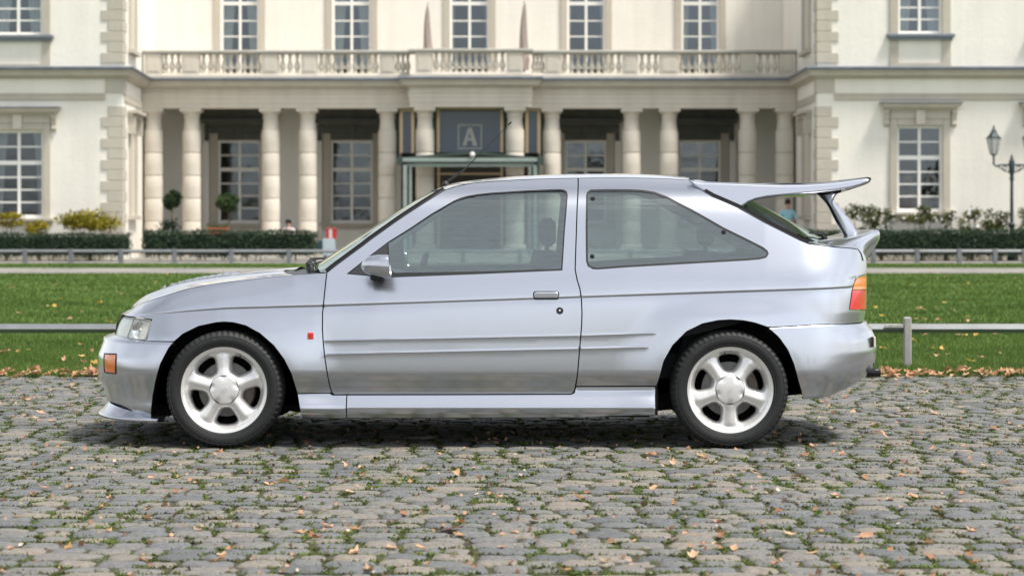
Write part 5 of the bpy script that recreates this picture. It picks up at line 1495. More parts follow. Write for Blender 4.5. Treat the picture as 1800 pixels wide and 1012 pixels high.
# front wing
fender = [(266.5, 561.5), (245, 558.7), (228, 556.4), (212, 552.5)] + SHUT[1:] + [(545, 481), (574.5, 479)] + DOOR_F[1:-1] + [(579, 690.5), (522.3, 691.5)] + \
    [p for p in F_ARCH if p[1] < 690 and p[0] > 310] + [(306, 600.3), (257, 599.4)]
panel("front_wing", fender, PAINT, car)
# door with its window opening
DWIN = [(682, 425), (720.5, 401), (757, 376.5), (797, 353), (810, 347.5), (821.6, 344.3), (840, 341.2), (864.5, 338.7), (925.8, 334.8), (960, 333.3), (985, 332.6), (992, 333.6), (996.5, 337), (998, 343),
        (993, 405), (988.6, 475.4), (850, 481.5), (684, 487.8), (648, 485), (609, 481.5), (645, 453)]
DGLASS = [(682.5, 426.5), (721, 403), (757.5, 378.5), (797.5, 355), (822, 346.3), (841, 343.2), (865, 340.7), (926, 336.8), (985, 334.8), (991, 336), (994.6, 339), (995.6, 344), (990.5, 405), (986.5, 472), (850, 477), (686.5, 479.5)]
door, door_far = panel("door", A_PILLAR + ROOF_EDGE[1:] + DOOR_B[::-1][1:] + [(796, 693)] + DOOR_F[::-1][:-1], PAINT, car, holes=[DWIN])
SEAL_OFF = .0045
for side, dd in ((0, door), (1, door_far)):
    pass
sealN, sealF = panel("window_seal", DWIN, BLACK, car, holes=[DGLASS], off=SEAL_OFF, gap=.0, depth=.012, feats=False)
glN, glF = panel("door_window", DGLASS, SGLASS, car, off=.009, gap=-.004, depth=.004, feats=False, hem=False, step=.03)
for a_, b_ in ((sealN, door), (glN, door), (sealF, door_far), (glF, door_far)):
    wl_ = wloc(a_); a_.parent = b_; a_.location = wl_ - wloc(b_)
# quarter panel with its window
QWIN = [(1030, 345), (1031.5, 338), (1037.6, 333.2), (1070, 332.5), (1109.6, 332.8), (1130, 334), (1150, 337.2), (1172, 345), (1198, 358.5), (1228.7, 375), (1271.6, 399.5), (1314.5, 420.5), (1341, 434),
        (1349, 440), (1351.5, 446), (1347, 453), (1335, 456), (1314.5, 457.8), (1222.6, 463), (1100, 470), (1052, 473.6), (1042, 473.2), (1033, 468), (1030, 459), (1029.3, 400)]
QGL = inset(resample(ccw(PS(QWIN, Wf)), .013), .010)
quarter = ROOF_EDGE2 + HATCH[1:] + [(1445, 431), (1467.7, 434), (1490, 435.5), (1508, 437.5), (1516, 441), (1520, 447), (1523, 455), (1524, 470), (1523.3, 484), (1504, 490.7), (1500.5, 500), (1498, 509), (1493, 543.7), (1522, 544.5), (1519.5, 563), (1517, 566),
            (1440, 570.5), (1351, 575.5)] + RA[::-1][6:16].tolist() + [(1153.8, 678.3), (1080, 678.5), (1012, 678.8)] + [p for p in DOOR_B if p[1] < 675]
quarter = ROOF_EDGE2 + HATCH[1:] + quarter[len(ROOF_EDGE2) + len(HATCH) - 1:]
qn, qf = panel("quarter_panel", quarter, PAINT, car, holes=[QWIN])
s1, s2 = panel("window_seal", resample(ccw(PS(QWIN, Wf)), .013), BLACK, car, holes=[QGL], off=.002, gap=0, depth=.012, feats=False, raw=True)
g1, g2 = panel("quarter_window", QGL, SGLASS, car, off=.004, gap=-.003, feats=False, hem=False, raw=True, step=.03)
for a_, b_ in ((s1, qn), (g1, qn), (s2, qf), (g2, qf)):
    wl_ = wloc(a_); a_.parent = b_; a_.location = wl_ - wloc(b_)
# hinge bolts of the pop-out rear window
for px, py in ((1042, 349.5), (1041, 450.5), (1272, 408)):
    x, z = PS([(px, py)], Wf)[0]; w = float(Wf([x], [z])[0])
    for sgn, pp in ((-1, qn), (1, qf)):
        b = MB(); b.lathe([(.0001, -.006), (.009, -.006), (.012, -.002), (.012, .004)], 14, (x, YC - w + .002, z), 'Y')
        o = b.ok("window_bolt", BLACK, None, True, 40)
        if sgn > 0:
            for v in o.data.vertices: v.co.y = 2 * YC - v.co.y
        o.parent = pp; o.location = -wloc(pp)
# side skirt in two lengths
def line_skirt(pts): return PS(pts, Wskirt)
panel("side_skirt", [(522.3, 691.5), (579, 690.6), (584.5, 694), (609.6, 694), (609.6, 736), (533, 737.5), (529.5, 731), (525.6, 711)], PAINT, car, wf=Wskirt, feats=False, step=.012, depth=.05)
panel("side_skirt", [(609.6, 694), (800, 693.6), (1004, 692.7), (1009.5, 690), (1012, 679.2), (1080, 679), (1153.2, 678.7), (1152.2, 700), (1152, 730), (1110, 730.5), (1060, 732), (1019.6, 734), (850, 736), (700, 736), (609.6, 736)], PAINT, car, wf=Wskirt, feats=False, step=.012, depth=.05)

# headlamp: lens over a reflector bowl
HL = [(201, 595.5), (203, 584), (207.5, 571), (213, 560), (216.5, 556.3), (228, 557), (245, 559), (264, 561.4), (266.8, 564), (265.5, 571), (262, 584), (257, 597.5), (254, 599), (230, 599.3), (204, 598)]
hb1, hb2 = panel("headlight", HL, REFLECT, car, off=.016, gap=.003, depth=.02, feats=False, step=.012)
def Wl(x, z): return Wf(x, z)
l1, l2 = panel("lamp_lens", HL, LENS, car, off=.001, gap=.0035, depth=.024, feats=False, step=.014)
ribs = []
for sgn, hb, ll in ((-1, hb1, l1), (1, hb2, l2)):
    wl_ = wloc(ll); ll.parent = hb; ll.location = wl_ - wloc(hb)
    # divider between main beam and park lamp, and a dark rim
    b = MB(); ring = PS(HL, Wf); ring = inset(resample(ccw(ring), .02), .006)
    wr = Wf(ring[:, 0], ring[:, 1]) - .004
    b.tube([(p[0], YC + sgn * w_, p[1]) for p, w_ in zip(np.r_[ring, ring[:1]], np.r_[wr, wr[:1]])], .0028, 6)
    dv = PS([(236, 558.5), (231, 572), (226, 586), (222, 598)], Wf); wd = Wf(dv[:, 0], dv[:, 1]) - .012
    b.tube([(p[0], YC + sgn * w_, p[1]) for p, w_ in zip(dv, wd)], .004, 6)
    x_, z_ = PS([(246, 580)], Wf)[0]; w_ = float(Wf(np.array([x_]), np.array([z_]))[0]) - .011
    bb = MB(); bb.lathe([(.046, 0), (.042, .004), (.030, .010), (.012, .013)], 28, (x_, YC + sgn * w_, z_), 'Y', False); bb.ok("lamp_bowl", CHROME, hb, True)
    bb = MB(); bb.lathe([(.0001, -.006), (.007, -.003), (.008, .010)], 12, (x_, YC + sgn * w_, z_), 'Y'); bb.ok("lamp_bulb", REFLECT, hb, True)
    o = b.ok("lamp_rim", plain("lamp_rim_grey", (.30, .30, .28), .4), hb, True)

# tail lamp
TLA = [(1498.5, 508.5), (1501, 499), (1504.5, 491), (1511, 487), (1518, 485), (1523.6, 484), (1523.8, 508.5)]
TLR = [(1493.3, 543.5), (1496, 526), (1498.4, 509.5), (1523.8, 509.5), (1523.2, 543.8)]
t1, t2 = panel("tail_light", TLR, RED, car, off=-.001, gap=.0015, depth=.03, feats=False, step=.008, rstep=.006)
u1, u2 = panel("indicator_lens", TLA, AMBER, car, off=-.001, gap=.0012, depth=.03, feats=False, step=.008, rstep=.006)
for a_, b_ in ((u1, t1), (u2, t2)):
    wl_ = wloc(a_); a_.parent = b_; a_.location = wl_ - wloc(b_)
panel("lamp_filler_panel", [(1491, 545), (1522.5, 545), (1520.5, 563.5), (1518, 566), (1490, 567.5)], PAINT, car, feats=False, off=-.001, gap=.001, step=.01, rstep=.008) if False else None

# ---------------------------------------------------------------- wrap-round bumpers
def wrap(name, xa, ztop, zbot, part, mat, nu=44, nv=30, pw=2.4, over=.05, sharp=None, ledge=.02):
    """from the arch edge xa(z) round the corner to the centre line and on to the far side"""
    us = np.linspace(0, 1, nu); G = []
    for u in us:
        row = []
        zb_ = zbot(u)
        for v in np.linspace(0, 1, nv):
            z = zb_ + v * (ztop(u) - zb_)
            tabs = NBU if xa(z) < 0 else TBU
            xt = float(np.interp(z, *tabs)); x = xa(z) + (xt - xa(z)) * (1 - (1 - u) ** pw)
            w = 0.0 if u == 1 else float(Wf(np.array([x]), np.array([z]), part)[0])
            row.append((x, w, z))
        # ledges that turn the sheet inwards at top and bottom
        def inw(p, dw, dz, dx):
            s = max(0., p[1] - dw)
            return (p[0] + dx * u, s, p[2] + dz)
        sx = 1 if xa(.4) < 0 else -1
        row = [inw(row[0], .06, .004, .06 * sx), inw(row[0], .012, -.003, .012 * sx)] + row + [inw(row[-1], .010, .004, .010 * sx), inw(row[-1], over, ledge, over * 1.4 * sx)]
        G.append(row)
    G = np.array(G)
    near = G.copy(); near[..., 1] = YC - G[..., 1]
    far = G[::-1][1:].copy(); far[..., 1] = YC + far[..., 1]
    A = np.concatenate([near, far])
    return A
def arch_x(A):
    a = PS([tuple(p) for p in A], Wf); o = np.argsort(a[:, 1]); return lambda z: float(np.interp(z, a[o, 1], a[o, 0]))
fa_x = arch_x([p for p in F_ARCH if p[0] <= 306])
zt = PW(280, 601.2, .82)[1]
zb_arch = PW(266, 740, .83)[1]; zb_nose = PW(195, 722, .45)[1]
A = wrap("front_bumper", lambda z: fa_x(z), lambda u: zt, lambda u: zb_arch + (zb_nose - zb_arch) * smoothstep(u / .75), 'bumper', PAINT)
b = MB(); b.grid(A, flip=True)
# sheet edge at the wheel arch turns in
for e in (0, -1):
    row = A[e]; sg = 1 if e == 0 else -1
    b.grid(np.array([row, row + np.array([-.004, .022 * sg, 0]), row + np.array([-.004, .05 * sg, 0])]), flip=(e != 0))
bumper = b.ok("front_bumper", PAINT, car, True)
# indicators let into the bumper
for sgn in (-1, 1):
    Pn = PS([(184.3, 622.4), (203.6, 623), (202.8, 655), (184.6, 653)], lambda x, z: Wf(x, z, 'bumper'))
    corners = ccw(Pn)
    P2, T2, _ = tri2d(resample(corners, .008), [], .008)
    w_ = Wf(P2[:, 0], P2[:, 1], 'bumper') + .0035
    V = np.c_[P2[:, 0], YC + sgn * w_, P2[:, 1]]
    o = mesh("indicator", V, T2 if sgn < 0 else T2[:, ::-1], AMBER, bumper, True)
    rim = inset(resample(corners, .01), -.003)
    rw = Wf(rim[:, 0], rim[:, 1], 'bumper') + .001
    b = MB(); b.tube([(p[0], YC + sgn * q, p[1]) for p, q in zip(np.r_[rim, rim[:1]], np.r_[rw, rw[:1]])], .004, 6)
    b.ok("indicator_rim", BLACK, bumper, True)
# dark intake across the nose
b = MB(); G = []
for z in np.linspace(.28, .44, 8):
    row = []
    for w_ in np.linspace(-.24, .24, 25):
        xt = float(np.interp(z, *NBU)); q = abs(w_) / .82
        x = NXS + (xt - NXS) * (1 - q ** NN) ** (1 / NN) - .003
        row.append((x, YC + w_, z))
    G.append(row)
b.grid(np.array(G)); b.ok("bumper_intake", WELL, bumper, True)
b = MB(); G = []
for z in np.linspace(.56, .60, 6):
    row = []
    for w_ in np.linspace(-.26, .26, 25):
        xt = float(np.interp(z, *NB)); q = abs(w_) / .80
        x = NXS + (xt - NXS) * (1 - q ** NN) ** (1 / NN) + .0012
        row.append((x, YC + w_, z))
    G.append(row)
b.grid(np.array(G)); b.ok("grille", DARKP, car, True)
# chin spoiler under the bumper
b = MB(); G = []
for u in np.linspace(0, 1, 60):
    a = (u - .5) * math.pi
    sx = math.sin(a); cx = math.cos(a)
    w_ = .80 * (abs(sx) ** (2 / 2.6)) * (1 if sx > 0 else -1); d = max(cx, 0) ** (2 / 2.6)
    xo = -1.80 - .402 * d; xi = -1.815 - .330 * d
    zo = .150 - .010 * (1 - d); zi = .205 - .062 * (1 - d) ** 1.5
    G.append([(xi, YC + w_ * .93, zi), (xi - .4 * (xi - xo), YC + w_ * .96, zi - .62 * (zi - zo)), (xo + .015, YC + w_ * .99, zo + .006), (xo, YC + w_, zo - .002), (xo + .004, YC + w_, zo - .014), (xo + .03, YC + w_ * .97, zo - .014), (xi + .05, YC + w_ * .9, zo + .01)])
b.grid(np.array(G), flip=True)
b.ok("chin_spoiler", PAINT, car, True)

# rear bumper
ra_x = arch_x([p for p in R_ARCH if p[0] >= 1351])
ztr0 = PW(1351, 576, .84)[1]; ztr1 = PW(1518, 568.5, .5)[1]
def rb_bot(u):
    x = 1.44 + (2.0 - 1.44) * (1 - (1 - u) ** 2.4)
    return float(np.interp(u, [0, .1, .2, .32, .45, .6, 1], [.246, .249, .256, .285, .325, .35, .36]))
_q = PS([(1351, 575.5), (1440, 570.5), (1490, 567.7), (1517, 566)], Wf)
_xa = ra_x(.55); _xt = float(np.interp(.56, *TBU))
A = wrap("rear_bumper", lambda z: ra_x(z), lambda u: float(np.interp(_xa + (_xt - _xa) * (1 - (1 - u) ** 2.4), _q[:, 0], _q[:, 1])) - .006, rb_bot, 'bumper', PAINT, ledge=.003)
b = MB(); b.grid(A)
for e in (0, -1):
    row = A[e]; sg = 1 if e == 0 else -1
    b.grid(np.array([row, row + np.array([.004, .022 * sg, 0]), row + np.array([.004, .05 * sg, 0])]), flip=(e == 0))
rbumper = b.ok("rear_bumper", PAINT, car, True)
# number plate lamp housing and overrider on the bumper's back
b = MB()
prof = [PW(1534, 588, .3), PW(1544, 592, .3), PW(1547.5, 600, .3), PW(1547.5, 613, .3), PW(1544, 626, .3), PW(1538, 640, .3), PW(1526, 640, .3), PW(1524, 590, .3)]
G = []
for w_ in np.linspace(-.42, .42, 17):
    k = 1 - .95 * (abs(w_) / .42) ** 2.2
    cx = 1.90
    G.append([(cx + (x - cx) * k, YC + w_, z) for x, z in prof + prof[:1]])
b.grid(np.array(G)); b.ngon(G[0][:-1]); b.ngon(G[-1][:-1][::-1])
b.ok("bumper_insert", PAINT, rbumper, True, 50)
b = MB(); x0, z0 = PW(1535, 601, .52); b.box(x0 - .004, x0 + .006, YC - .56, YC - .50, z0 - .025, z0 + .03, .002)
b.ok("reflector", plain("cream_reflector", (.8, .76, .6), .25), rbumper)
# tail panel between the lamps, closes the back
b = MB(); G = []
for z in np.linspace(ztr1 - .01, PW(1520, 446, .5)[1], 14):
    row = []
    xt = float(np.interp(z, *TB)); hw_ = float(Wf(np.array([TXS]), np.array([z]))[0])
    for w_ in np.linspace(-hw_ + .05, hw_ - .05, 45):
        q = abs(w_) / hw_
        row.append((TXS + (xt - TXS) * max(0, 1 - q ** TN) ** (1 / TN) - .035, YC + w_, z))
    G.append(row)
b.grid(np.array(G)); b.ok("tailgate", PAINT, car, True)
# exhaust pipe
b = MB(); x0, z0 = PW(1523, 654.5, .45); x1, _ = PW(1547, 654.5, .45)
b.lathe([(.0225, x0 - .25), (.0225, x1 - .008), (.0245, x1 - .004), (.0245, x1), (.021, x1), (.020, x1 - .08), (.0001, x1 - .09)], 24, (0, YC - .45, z0), 'X')
b.ok("exhaust_pipe", plain("dark_exhaust", (.05, .05, .052), .3, .9), car, True, 40)

# ---------------------------------------------------------------- top surfaces, lofted across the car
def edge3(pts, wf=Wf, k=6):
    P = spline(PS(pts, wf), k); w = wf(P[:, 0], P[:, 1]); return np.c_[P[:, 0], w, P[:, 1]]
def resamp3(P, n):
    d = np.r_[0, np.cumsum(np.linalg.norm(np.diff(P, axis=0), axis=1))]; t = np.linspace(0, d[-1], n)
    return np.c_[[np.interp(t, d, P[:, i]) for i in range(P.shape[1])]].T
def loft(E, C, nu=25, pw=2.2, shape=None):
    """E (x,w,z) near edge, C (x,z) centre line -> grid of world points across the car"""
    G = []
    for e, c in zip(E, C):
        row = []
        for u in np.linspace(-1, 1, nu):
            k = 1 - abs(u) ** pw
            row.append((e[0] + (c[0] - e[0]) * k, YC + u * e[1], e[2] + (c[1] - e[2]) * k))
        G.append(row)
    return np.array(G)
def centre(pts, dy=0.0): return np.array([PW(px, py, -dy) for px, py in pts])

# bonnet
bE = edge3(SHUT)
bE = resamp3(bE, 46); bE[:, 1] += .0015
bC = spline(centre([(206, 551), (212, 547), (222, 541), (246, 525.5), (288, 508.5), (334, 494.8), (380, 487), (426, 481), (472, 476.3), (505, 473.5)], .12), 6)
d_ = np.interp(np.linspace(0, 1, 46), np.linspace(0, 1, len(bC)), np.arange(len(bC)))
# centre points paired with edge points by their station along x
tE = (bE[:, 0] - bE[0, 0]) / (bE[-1, 0] - bE[0, 0])
xc = bC[0, 0] + tE * (bC[-1, 0] - bC[0, 0]); zc_ = np.interp(xc, bC[:, 0], bC[:, 1])
bCC = np.c_[xc, zc_]
def bonnet_pt(t, u, up=0.0):
    e = np.array([np.interp(t, tE, bE[:, i]) for i in range(3)]); c = np.array([np.interp(t, tE, bCC[:, i]) for i in range(2)])
    k = 1 - abs(u) ** 2.3
    ridge = .010 * math.exp(-((abs(u) - .62) / .10) ** 2) * smoothstep((t - .06) / .2) - .004 * math.exp(-((abs(u) - .38) / .2) ** 2) * smoothstep((t - .15) / .2)
    z = e[2] + (c[1] - e[2]) * k
    x = e[0] + (c[0] - e[0]) * k
    if t < .3:          # the leading edge lies on the nose curve
        e0, c0 = bE[0], bCC[0]; z0_ = e0[2] + (c0[1] - e0[2]) * k; q = min(1, abs(u) * e0[1] / .80)
        x0_ = NXS + (float(np.interp(z0_, *NB)) - NXS) * (1 - q ** NN) ** (1 / NN)
        xe_ = NXS + (float(np.interp(e0[2], *NB)) - NXS) * (1 - (e0[1] / .80) ** NN) ** (1 / NN)
        x += (x0_ + (e0[0] - xe_) * abs(u) ** 4 - (e0[0] + (c0[0] - e0[0]) * k)) * (1 - float(smoothstep(t / .3)))
    return (x, YC + u * e[1], z + float(ridge) + up)
ts = np.linspace(0, 1, 46); us = np.r_[-1, -.985, np.linspace(-.96, .96, 61), .985, 1]
G = np.array([[bonnet_pt(t, u, -.001 if abs(u) == 1 else 0) for u in us] for t in ts])
front = G[0][[i for i, u in enumerate(us) if abs(u) < .95]].copy()
b = MB(); b.grid(G)
bonnet = b.ok("bonnet", PAINT, car, True)
hl_in = PS([(201, 595.5), (203, 584), (207.5, 571), (213, 560), (216.5, 556.3)], Wf); hl_w = Wf(hl_in[:, 0], hl_in[:, 1]); o_ = np.argsort(hl_in[:, 1])
low = []
for p in front:
    w_ = (p[1] - YC); z = .548; q = min(1, abs(w_) / .80); xt = float(np.interp(z, *NB))
    low.append((NXS + (xt - NXS) * (1 - q ** NN) ** (1 / NN) + .004, p[1], z))
low = np.array(low); rows_ = []
for t in np.linspace(0, 1, 9):
    r_ = front * (1 - t) + low * t
    for p in r_:
        q = min(1, abs(p[1] - YC) / .80); xt = float(np.interp(p[2], *NB))
        p[0] = p[0] * (1 - min(1, t * 6)) + min(1, t * 6) * (NXS + (xt - NXS) * (1 - q ** NN) ** (1 / NN) + .003)
        p[0] += .04 * float(smoothstep((abs(p[1] - YC) - float(np.interp(p[2], hl_in[o_, 1], hl_w[o_])) - .002) / .006)) * min(1, t * 6)
    rows_.append(r_)
b = MB(); b.grid(np.array(rows_), flip=True); b.ok("nose_panel", PAINT, car, True)
# louvres in the two bonnet vents
for sgn in (-1, 1):
    for k in range(9):
        t = .30 + .042 * k
        a = np.array(bonnet_pt(t, sgn * .22)); c = np.array(bonnet_pt(t, sgn * .50)); a2 = np.array(bonnet_pt(t + .03, sgn * .22)); c2 = np.array(bonnet_pt(t + .03, sgn * .50))
        up = np.array([0, 0, .019])
        V = [a, c, c2, a2, a + up * .1, c + up * .1, c2 + up, a2 + up]
        b = MB(); b.add(V, [(0, 1, 2, 3), (4, 7, 6, 5), (0, 4, 5, 1), (1, 5, 6, 2), (2, 6, 7, 3), (3, 7, 4, 0)])
        b.ok("louvre", PAINT, bonnet)
# windscreen
wE = resamp3(edge3(A_PILLAR), 30)
OUT = np.array([(536, 478), (548, 471), (610, 430), (650, 403.5), (698, 372.5), (730, 353), (766, 333.6), (774, 331)])
wC = []
for e in wE:
    py = HOR - (e[2] - CAMH) * FPX / YC
    o = np.argsort(OUT[:, 1]); px = np.interp(py, OUT[o, 1], OUT[o, 0])
    wC.append(PW(px, py, 0))
wC = np.array(wC); wE[:, 1] -= .004
Gw = loft(wE, wC, 33)
b = MB(); b.grid(Gw); screen = b.ok("windscreen", WGLASS, car, True)
b = MB(); fr_ = .012
b.tube([tuple(p + np.array([0, .004, 0])) for p in Gw[:, 0]], .0065, 6); b.tube([tuple(p - np.array([0, .004, 0])) for p in Gw[:, -1]], .0065, 6)
b.tube([tuple(p) for p in Gw[-1]], .006, 6)
b.ok("windscreen_seal", BLACK, screen, True)
# scuttle between bonnet and windscreen
top = G[-1][np.linspace(0, len(us) - 1, 33).astype(int)]
b = MB(); b.grid(np.array([top + np.array([-.01, 0, -.012]), (top + Gw[0]) / 2 + np.array([0, 0, -.012]), Gw[0] + np.array([.01, 0, -.006])]))
b.ok("scuttle", DARKP, car, True)
# roof
rE = resamp3(edge3(ROOF_EDGE + ROOF_EDGE2[1:]), 40)
RO = np.array([(766, 333.6), (780, 328), (794, 323.3), (812, 319.8), (834, 317), (895, 311), (956, 307.5), (1017, 305.8), (1060, 305.4), (1110, 305.8), (1160, 308), (1200, 311), (1214, 313.2)])
RC = spline(centre([tuple(p) for p in RO]), 6)
tR = (rE[:, 0] - rE[0, 0]) / (rE[-1, 0] - rE[0, 0]); xr = RC[0, 0] + tR * (RC[-1, 0] - RC[0, 0])
rE[:, 1] += .003
Gr = loft(rE, np.c_[xr, np.interp(xr, RC[:, 0], RC[:, 1])], 41, 2.0)
b = MB(); b.grid(Gr); roof = b.ok("roof", PAINT, car, True)
b = MB(); b.grid(Gr - np.array([0, 0, .02]), flip=True); b.ok("headlining", LINER, car, True)
# tailgate frame and rear window
hE = resamp3(edge3(HATCH), 26)
HO = np.array([(1214, 313), (1250, 322), (1290, 338), (1330, 358), (1390, 391), (1442, 420), (1456, 428)])
hC = []
for e in hE:
    py = HOR - (e[2] - CAMH) * FPX / YC
    hC.append(PW(np.interp(py, HO[:, 1], HO[:, 0]), py, 0))
hE[:, 1] -= .004
Gh = loft(hE, np.array(hC), 41, 2.3)
nu = 41
b = MB(); gb = MB()
fm = []
for i in range(25):
    for j in range(nu - 1):
        u = abs((j + .5) / (nu - 1) * 2 - 1)
        glass = u < .90 and 2 <= i <= 23
        (gb if glass else b).add([Gh[i, j], Gh[i + 1, j], Gh[i + 1, j + 1], Gh[i, j + 1]], [(0, 1, 2, 3)])
hatch = b.ok("tailgate_frame", PAINT, car, True)
rw = gb.ok("rear_window", RGLASS, hatch, True)
for o in (hatch, rw):
    bm = bmesh.new(); bm.from_mesh(o.data); bmesh.ops.remove_doubles(bm, verts=bm.verts, dist=1e-5); bmesh.ops.recalc_face_normals(bm, faces=bm.faces); bm.to_mesh(o.data); bm.free()
    o.data.polygons.foreach_set("use_smooth", [True] * len(o.data.polygons))

# ---------------------------------------------------------------- rear spoilers
def ring_solid(poly, levels):
    """outline (x,z) with (inset, y) levels, caps at both ends; returns V,F"""
    P0 = ccw(resample(np.array(poly), .02)); V = []; Fc = []; n = len(P0)
    for ins, y in levels:
        P = inset(P0, ins) if ins else P0
        V += [(p[0], y, p[1]) for p in P]
    m = len(levels)
    for k in range(m - 1):
        for i in range(n):
            j = (i + 1) % n
            Fc.append((k * n + i, k * n + j, (k + 1) * n + j, (k + 1) * n + i))
    Fc.append(tuple(range(n))); Fc.append(tuple((m - 1) * n + i for i in range(n - 1, -1, -1)))
    return V, Fc
WN = .605
plate_px = [(1211, 315.5), (1235, 318.8), (1284, 320.6), (1330, 322.3), (1376, 323.6), (1410, 323.3), (1437, 321.8), (1460, 320), (1483, 317.4), (1506, 314.2), (1525, 312), (1531, 313.2), (1532.5, 316.5), (1530, 321), (1515, 326.5), (1498, 331), (1467, 336),
            (1437, 339.5), (1405, 342), (1376, 344.3), (1350, 347), (1330, 351), (1316, 356.5), (1308, 362), (1300, 365.5), (1296, 364.5), (1253, 345.5), (1222.6, 328.6)]
plate = np.array([PW(px, py, WN) for px, py in plate_px])
b = MB()
for sg in (-1, 1):
    lv = [(.010, YC + sg * (WN - .052)), (.002, YC + sg * (WN - .046)), (0, YC + sg * (WN - .036)), (0, YC + sg * (WN - .020)), (.0025, YC + sg * (WN - .010)), (.0055, YC + sg * (WN - .0045)), (.009, YC + sg * (WN - .0012)), (.0115, YC + sg * (WN - .0002))]
    V, Fc = ring_solid(plate, lv); Fc = Fc[:-1]; b.add([(p[0], p[1] - sg * .36 * (p[2] - 1.21), p[2]) for p in V], Fc)
    ring = ccw(resample(plate, .02)); P2, T2, _ = tri2d(inset(ring, .0115), [], .02)
    b.add([(p[0], YC + sg * (WN - .0002 - .36 * (p[1] - 1.21)), p[1]) for p in P2], [tuple(t) for t in T2])
# the wing plane between the two side fairings
wing_px = [(1318, 330), (1330, 325), (1360, 322.5), (1400, 322.5), (1437, 321.5), (1483, 317), (1515, 313), (1529, 312.2), (1532, 316), (1525, 323.5), (1498, 333), (1467, 342), (1437, 343), (1405, 341), (1376, 339), (1340, 338), (1322, 336)]
prof = np.array([PW(px, py, WN) for px, py in wing_px]); prof = spline(prof, 4, True)
G = []
for w_ in np.linspace(-(WN - .075), WN - .075, 31):
    q = 1 - (abs(w_) / WN) ** 2
    G.append([(x + .045 * q * smoothstep((x - 1.25) / .5), YC + w_, z + .012 * q) for x, z in np.r_[prof, prof[:1]]])
b.grid(np.array(G))
upper = b.ok("upper_spoiler", PAINT, car, True, 60)
# centre strut
b = MB(); st = [((1436, 339), (1476, 338), .10), ((1441, 345), (1470, 344), .085), ((1453, 358), (1467, 352), .06), ((1461, 372), (1478, 366), .056), ((1470, 390), (1492, 384), .058), ((1479, 406), (1504, 402), .066), ((1485, 418), (1513, 416), .082), ((1487, 424), (1516, 423), .09)]
G = []
for (a, c, hw) in st:
    ax, az = PW(*a, .02); cx, cz = PW(*c, .02)
    row = []
    for k in range(25):
        t = 2 * math.pi * k / 24; s = math.sin(t); cc = math.cos(t)
        f = .5 - .5 * np.sign(cc) * abs(cc) ** .7
        row.append((ax + (cx - ax) * f, YC + hw * .5 * np.sign(s) * abs(s) ** .8, az + (cz - az) * f))
    G.append(row)
G = spline(np.array(G).reshape(len(st), -1), 4).reshape(-1, 25, 3)
b.grid(G); b.ok("spoiler_strut", PAINT, upper, True)
# lower spoiler on the tail
midp = [(1424, 424), (1442, 421), (1486, 418), (1513, 412.5), (1531, 407), (1541, 404.2), (1547.5, 405.5), (1550, 411), (1549.5, 421), (1541, 437), (1531, 450), (1526, 458), (1500, 458), (1440, 440)]
endp = [(1421, 428), (1440, 430.3), (1467, 433.2), (1490, 435), (1505, 436.5), (1512, 438), (1516, 440), (1519, 443), (1521.5, 447), (1523, 451), (1524, 455), (1524, 459), (1500, 459), (1440, 446)]
mp = np.array([PW(px, py, .35) for px, py in midp]); ep = np.array([PW(px, py, .66) for px, py in endp])
G = []
wend = np.array([float(Wf(np.array([x - .004]), np.array([z]))[0]) for x, z in ep]); wend = np.clip(wend, .50, .70); wend[8:] = np.linspace(wend[8], .52, len(wend) - 8)
for s in np.r_[np.linspace(-1, -.55, 16), np.linspace(-.5, .5, 13), np.linspace(.55, 1, 16)]:
    f = 1 - smoothstep((abs(s) - .62) / .38)
    row = []
    for i in range(len(mp)):
        q = ep[i] + (mp[i] - ep[i]) * f
        row.append((q[0] - .035 * (abs(s) ** 3) * f, YC + s * wend[i], q[1]))
    row = spline(np.array(row), 3, True); row = np.r_[row, row[:1]]
    G.append(row)
b = MB(); b.grid(np.array(G)); b.ok("lower_spoiler", PAINT, car, True)

# ---------------------------------------------------------------- wheels
def hole_loop(k, off, r0=.094, r1=.180, a0=R(14.5), a1=R(22.3), n=26):
    c = off + R(36) + k * R(72); pts = []
    for i in range(n):
        t = 2 * math.pi * i / n; ct, s_ = math.cos(t), math.sin(t)
        e = 2 / 3.4
        uu = np.sign(ct) * abs(ct) ** e; vv = np.sign(s_) * abs(s_) ** e
        r = (r0 + r1) / 2 + uu * (r1 - r0) / 2; a = c + vv * (a0 + (a1 - a0) * (uu + 1) / 2)
        pts.append((r * math.cos(a), r * math.sin(a)))
    return np.array(pts)

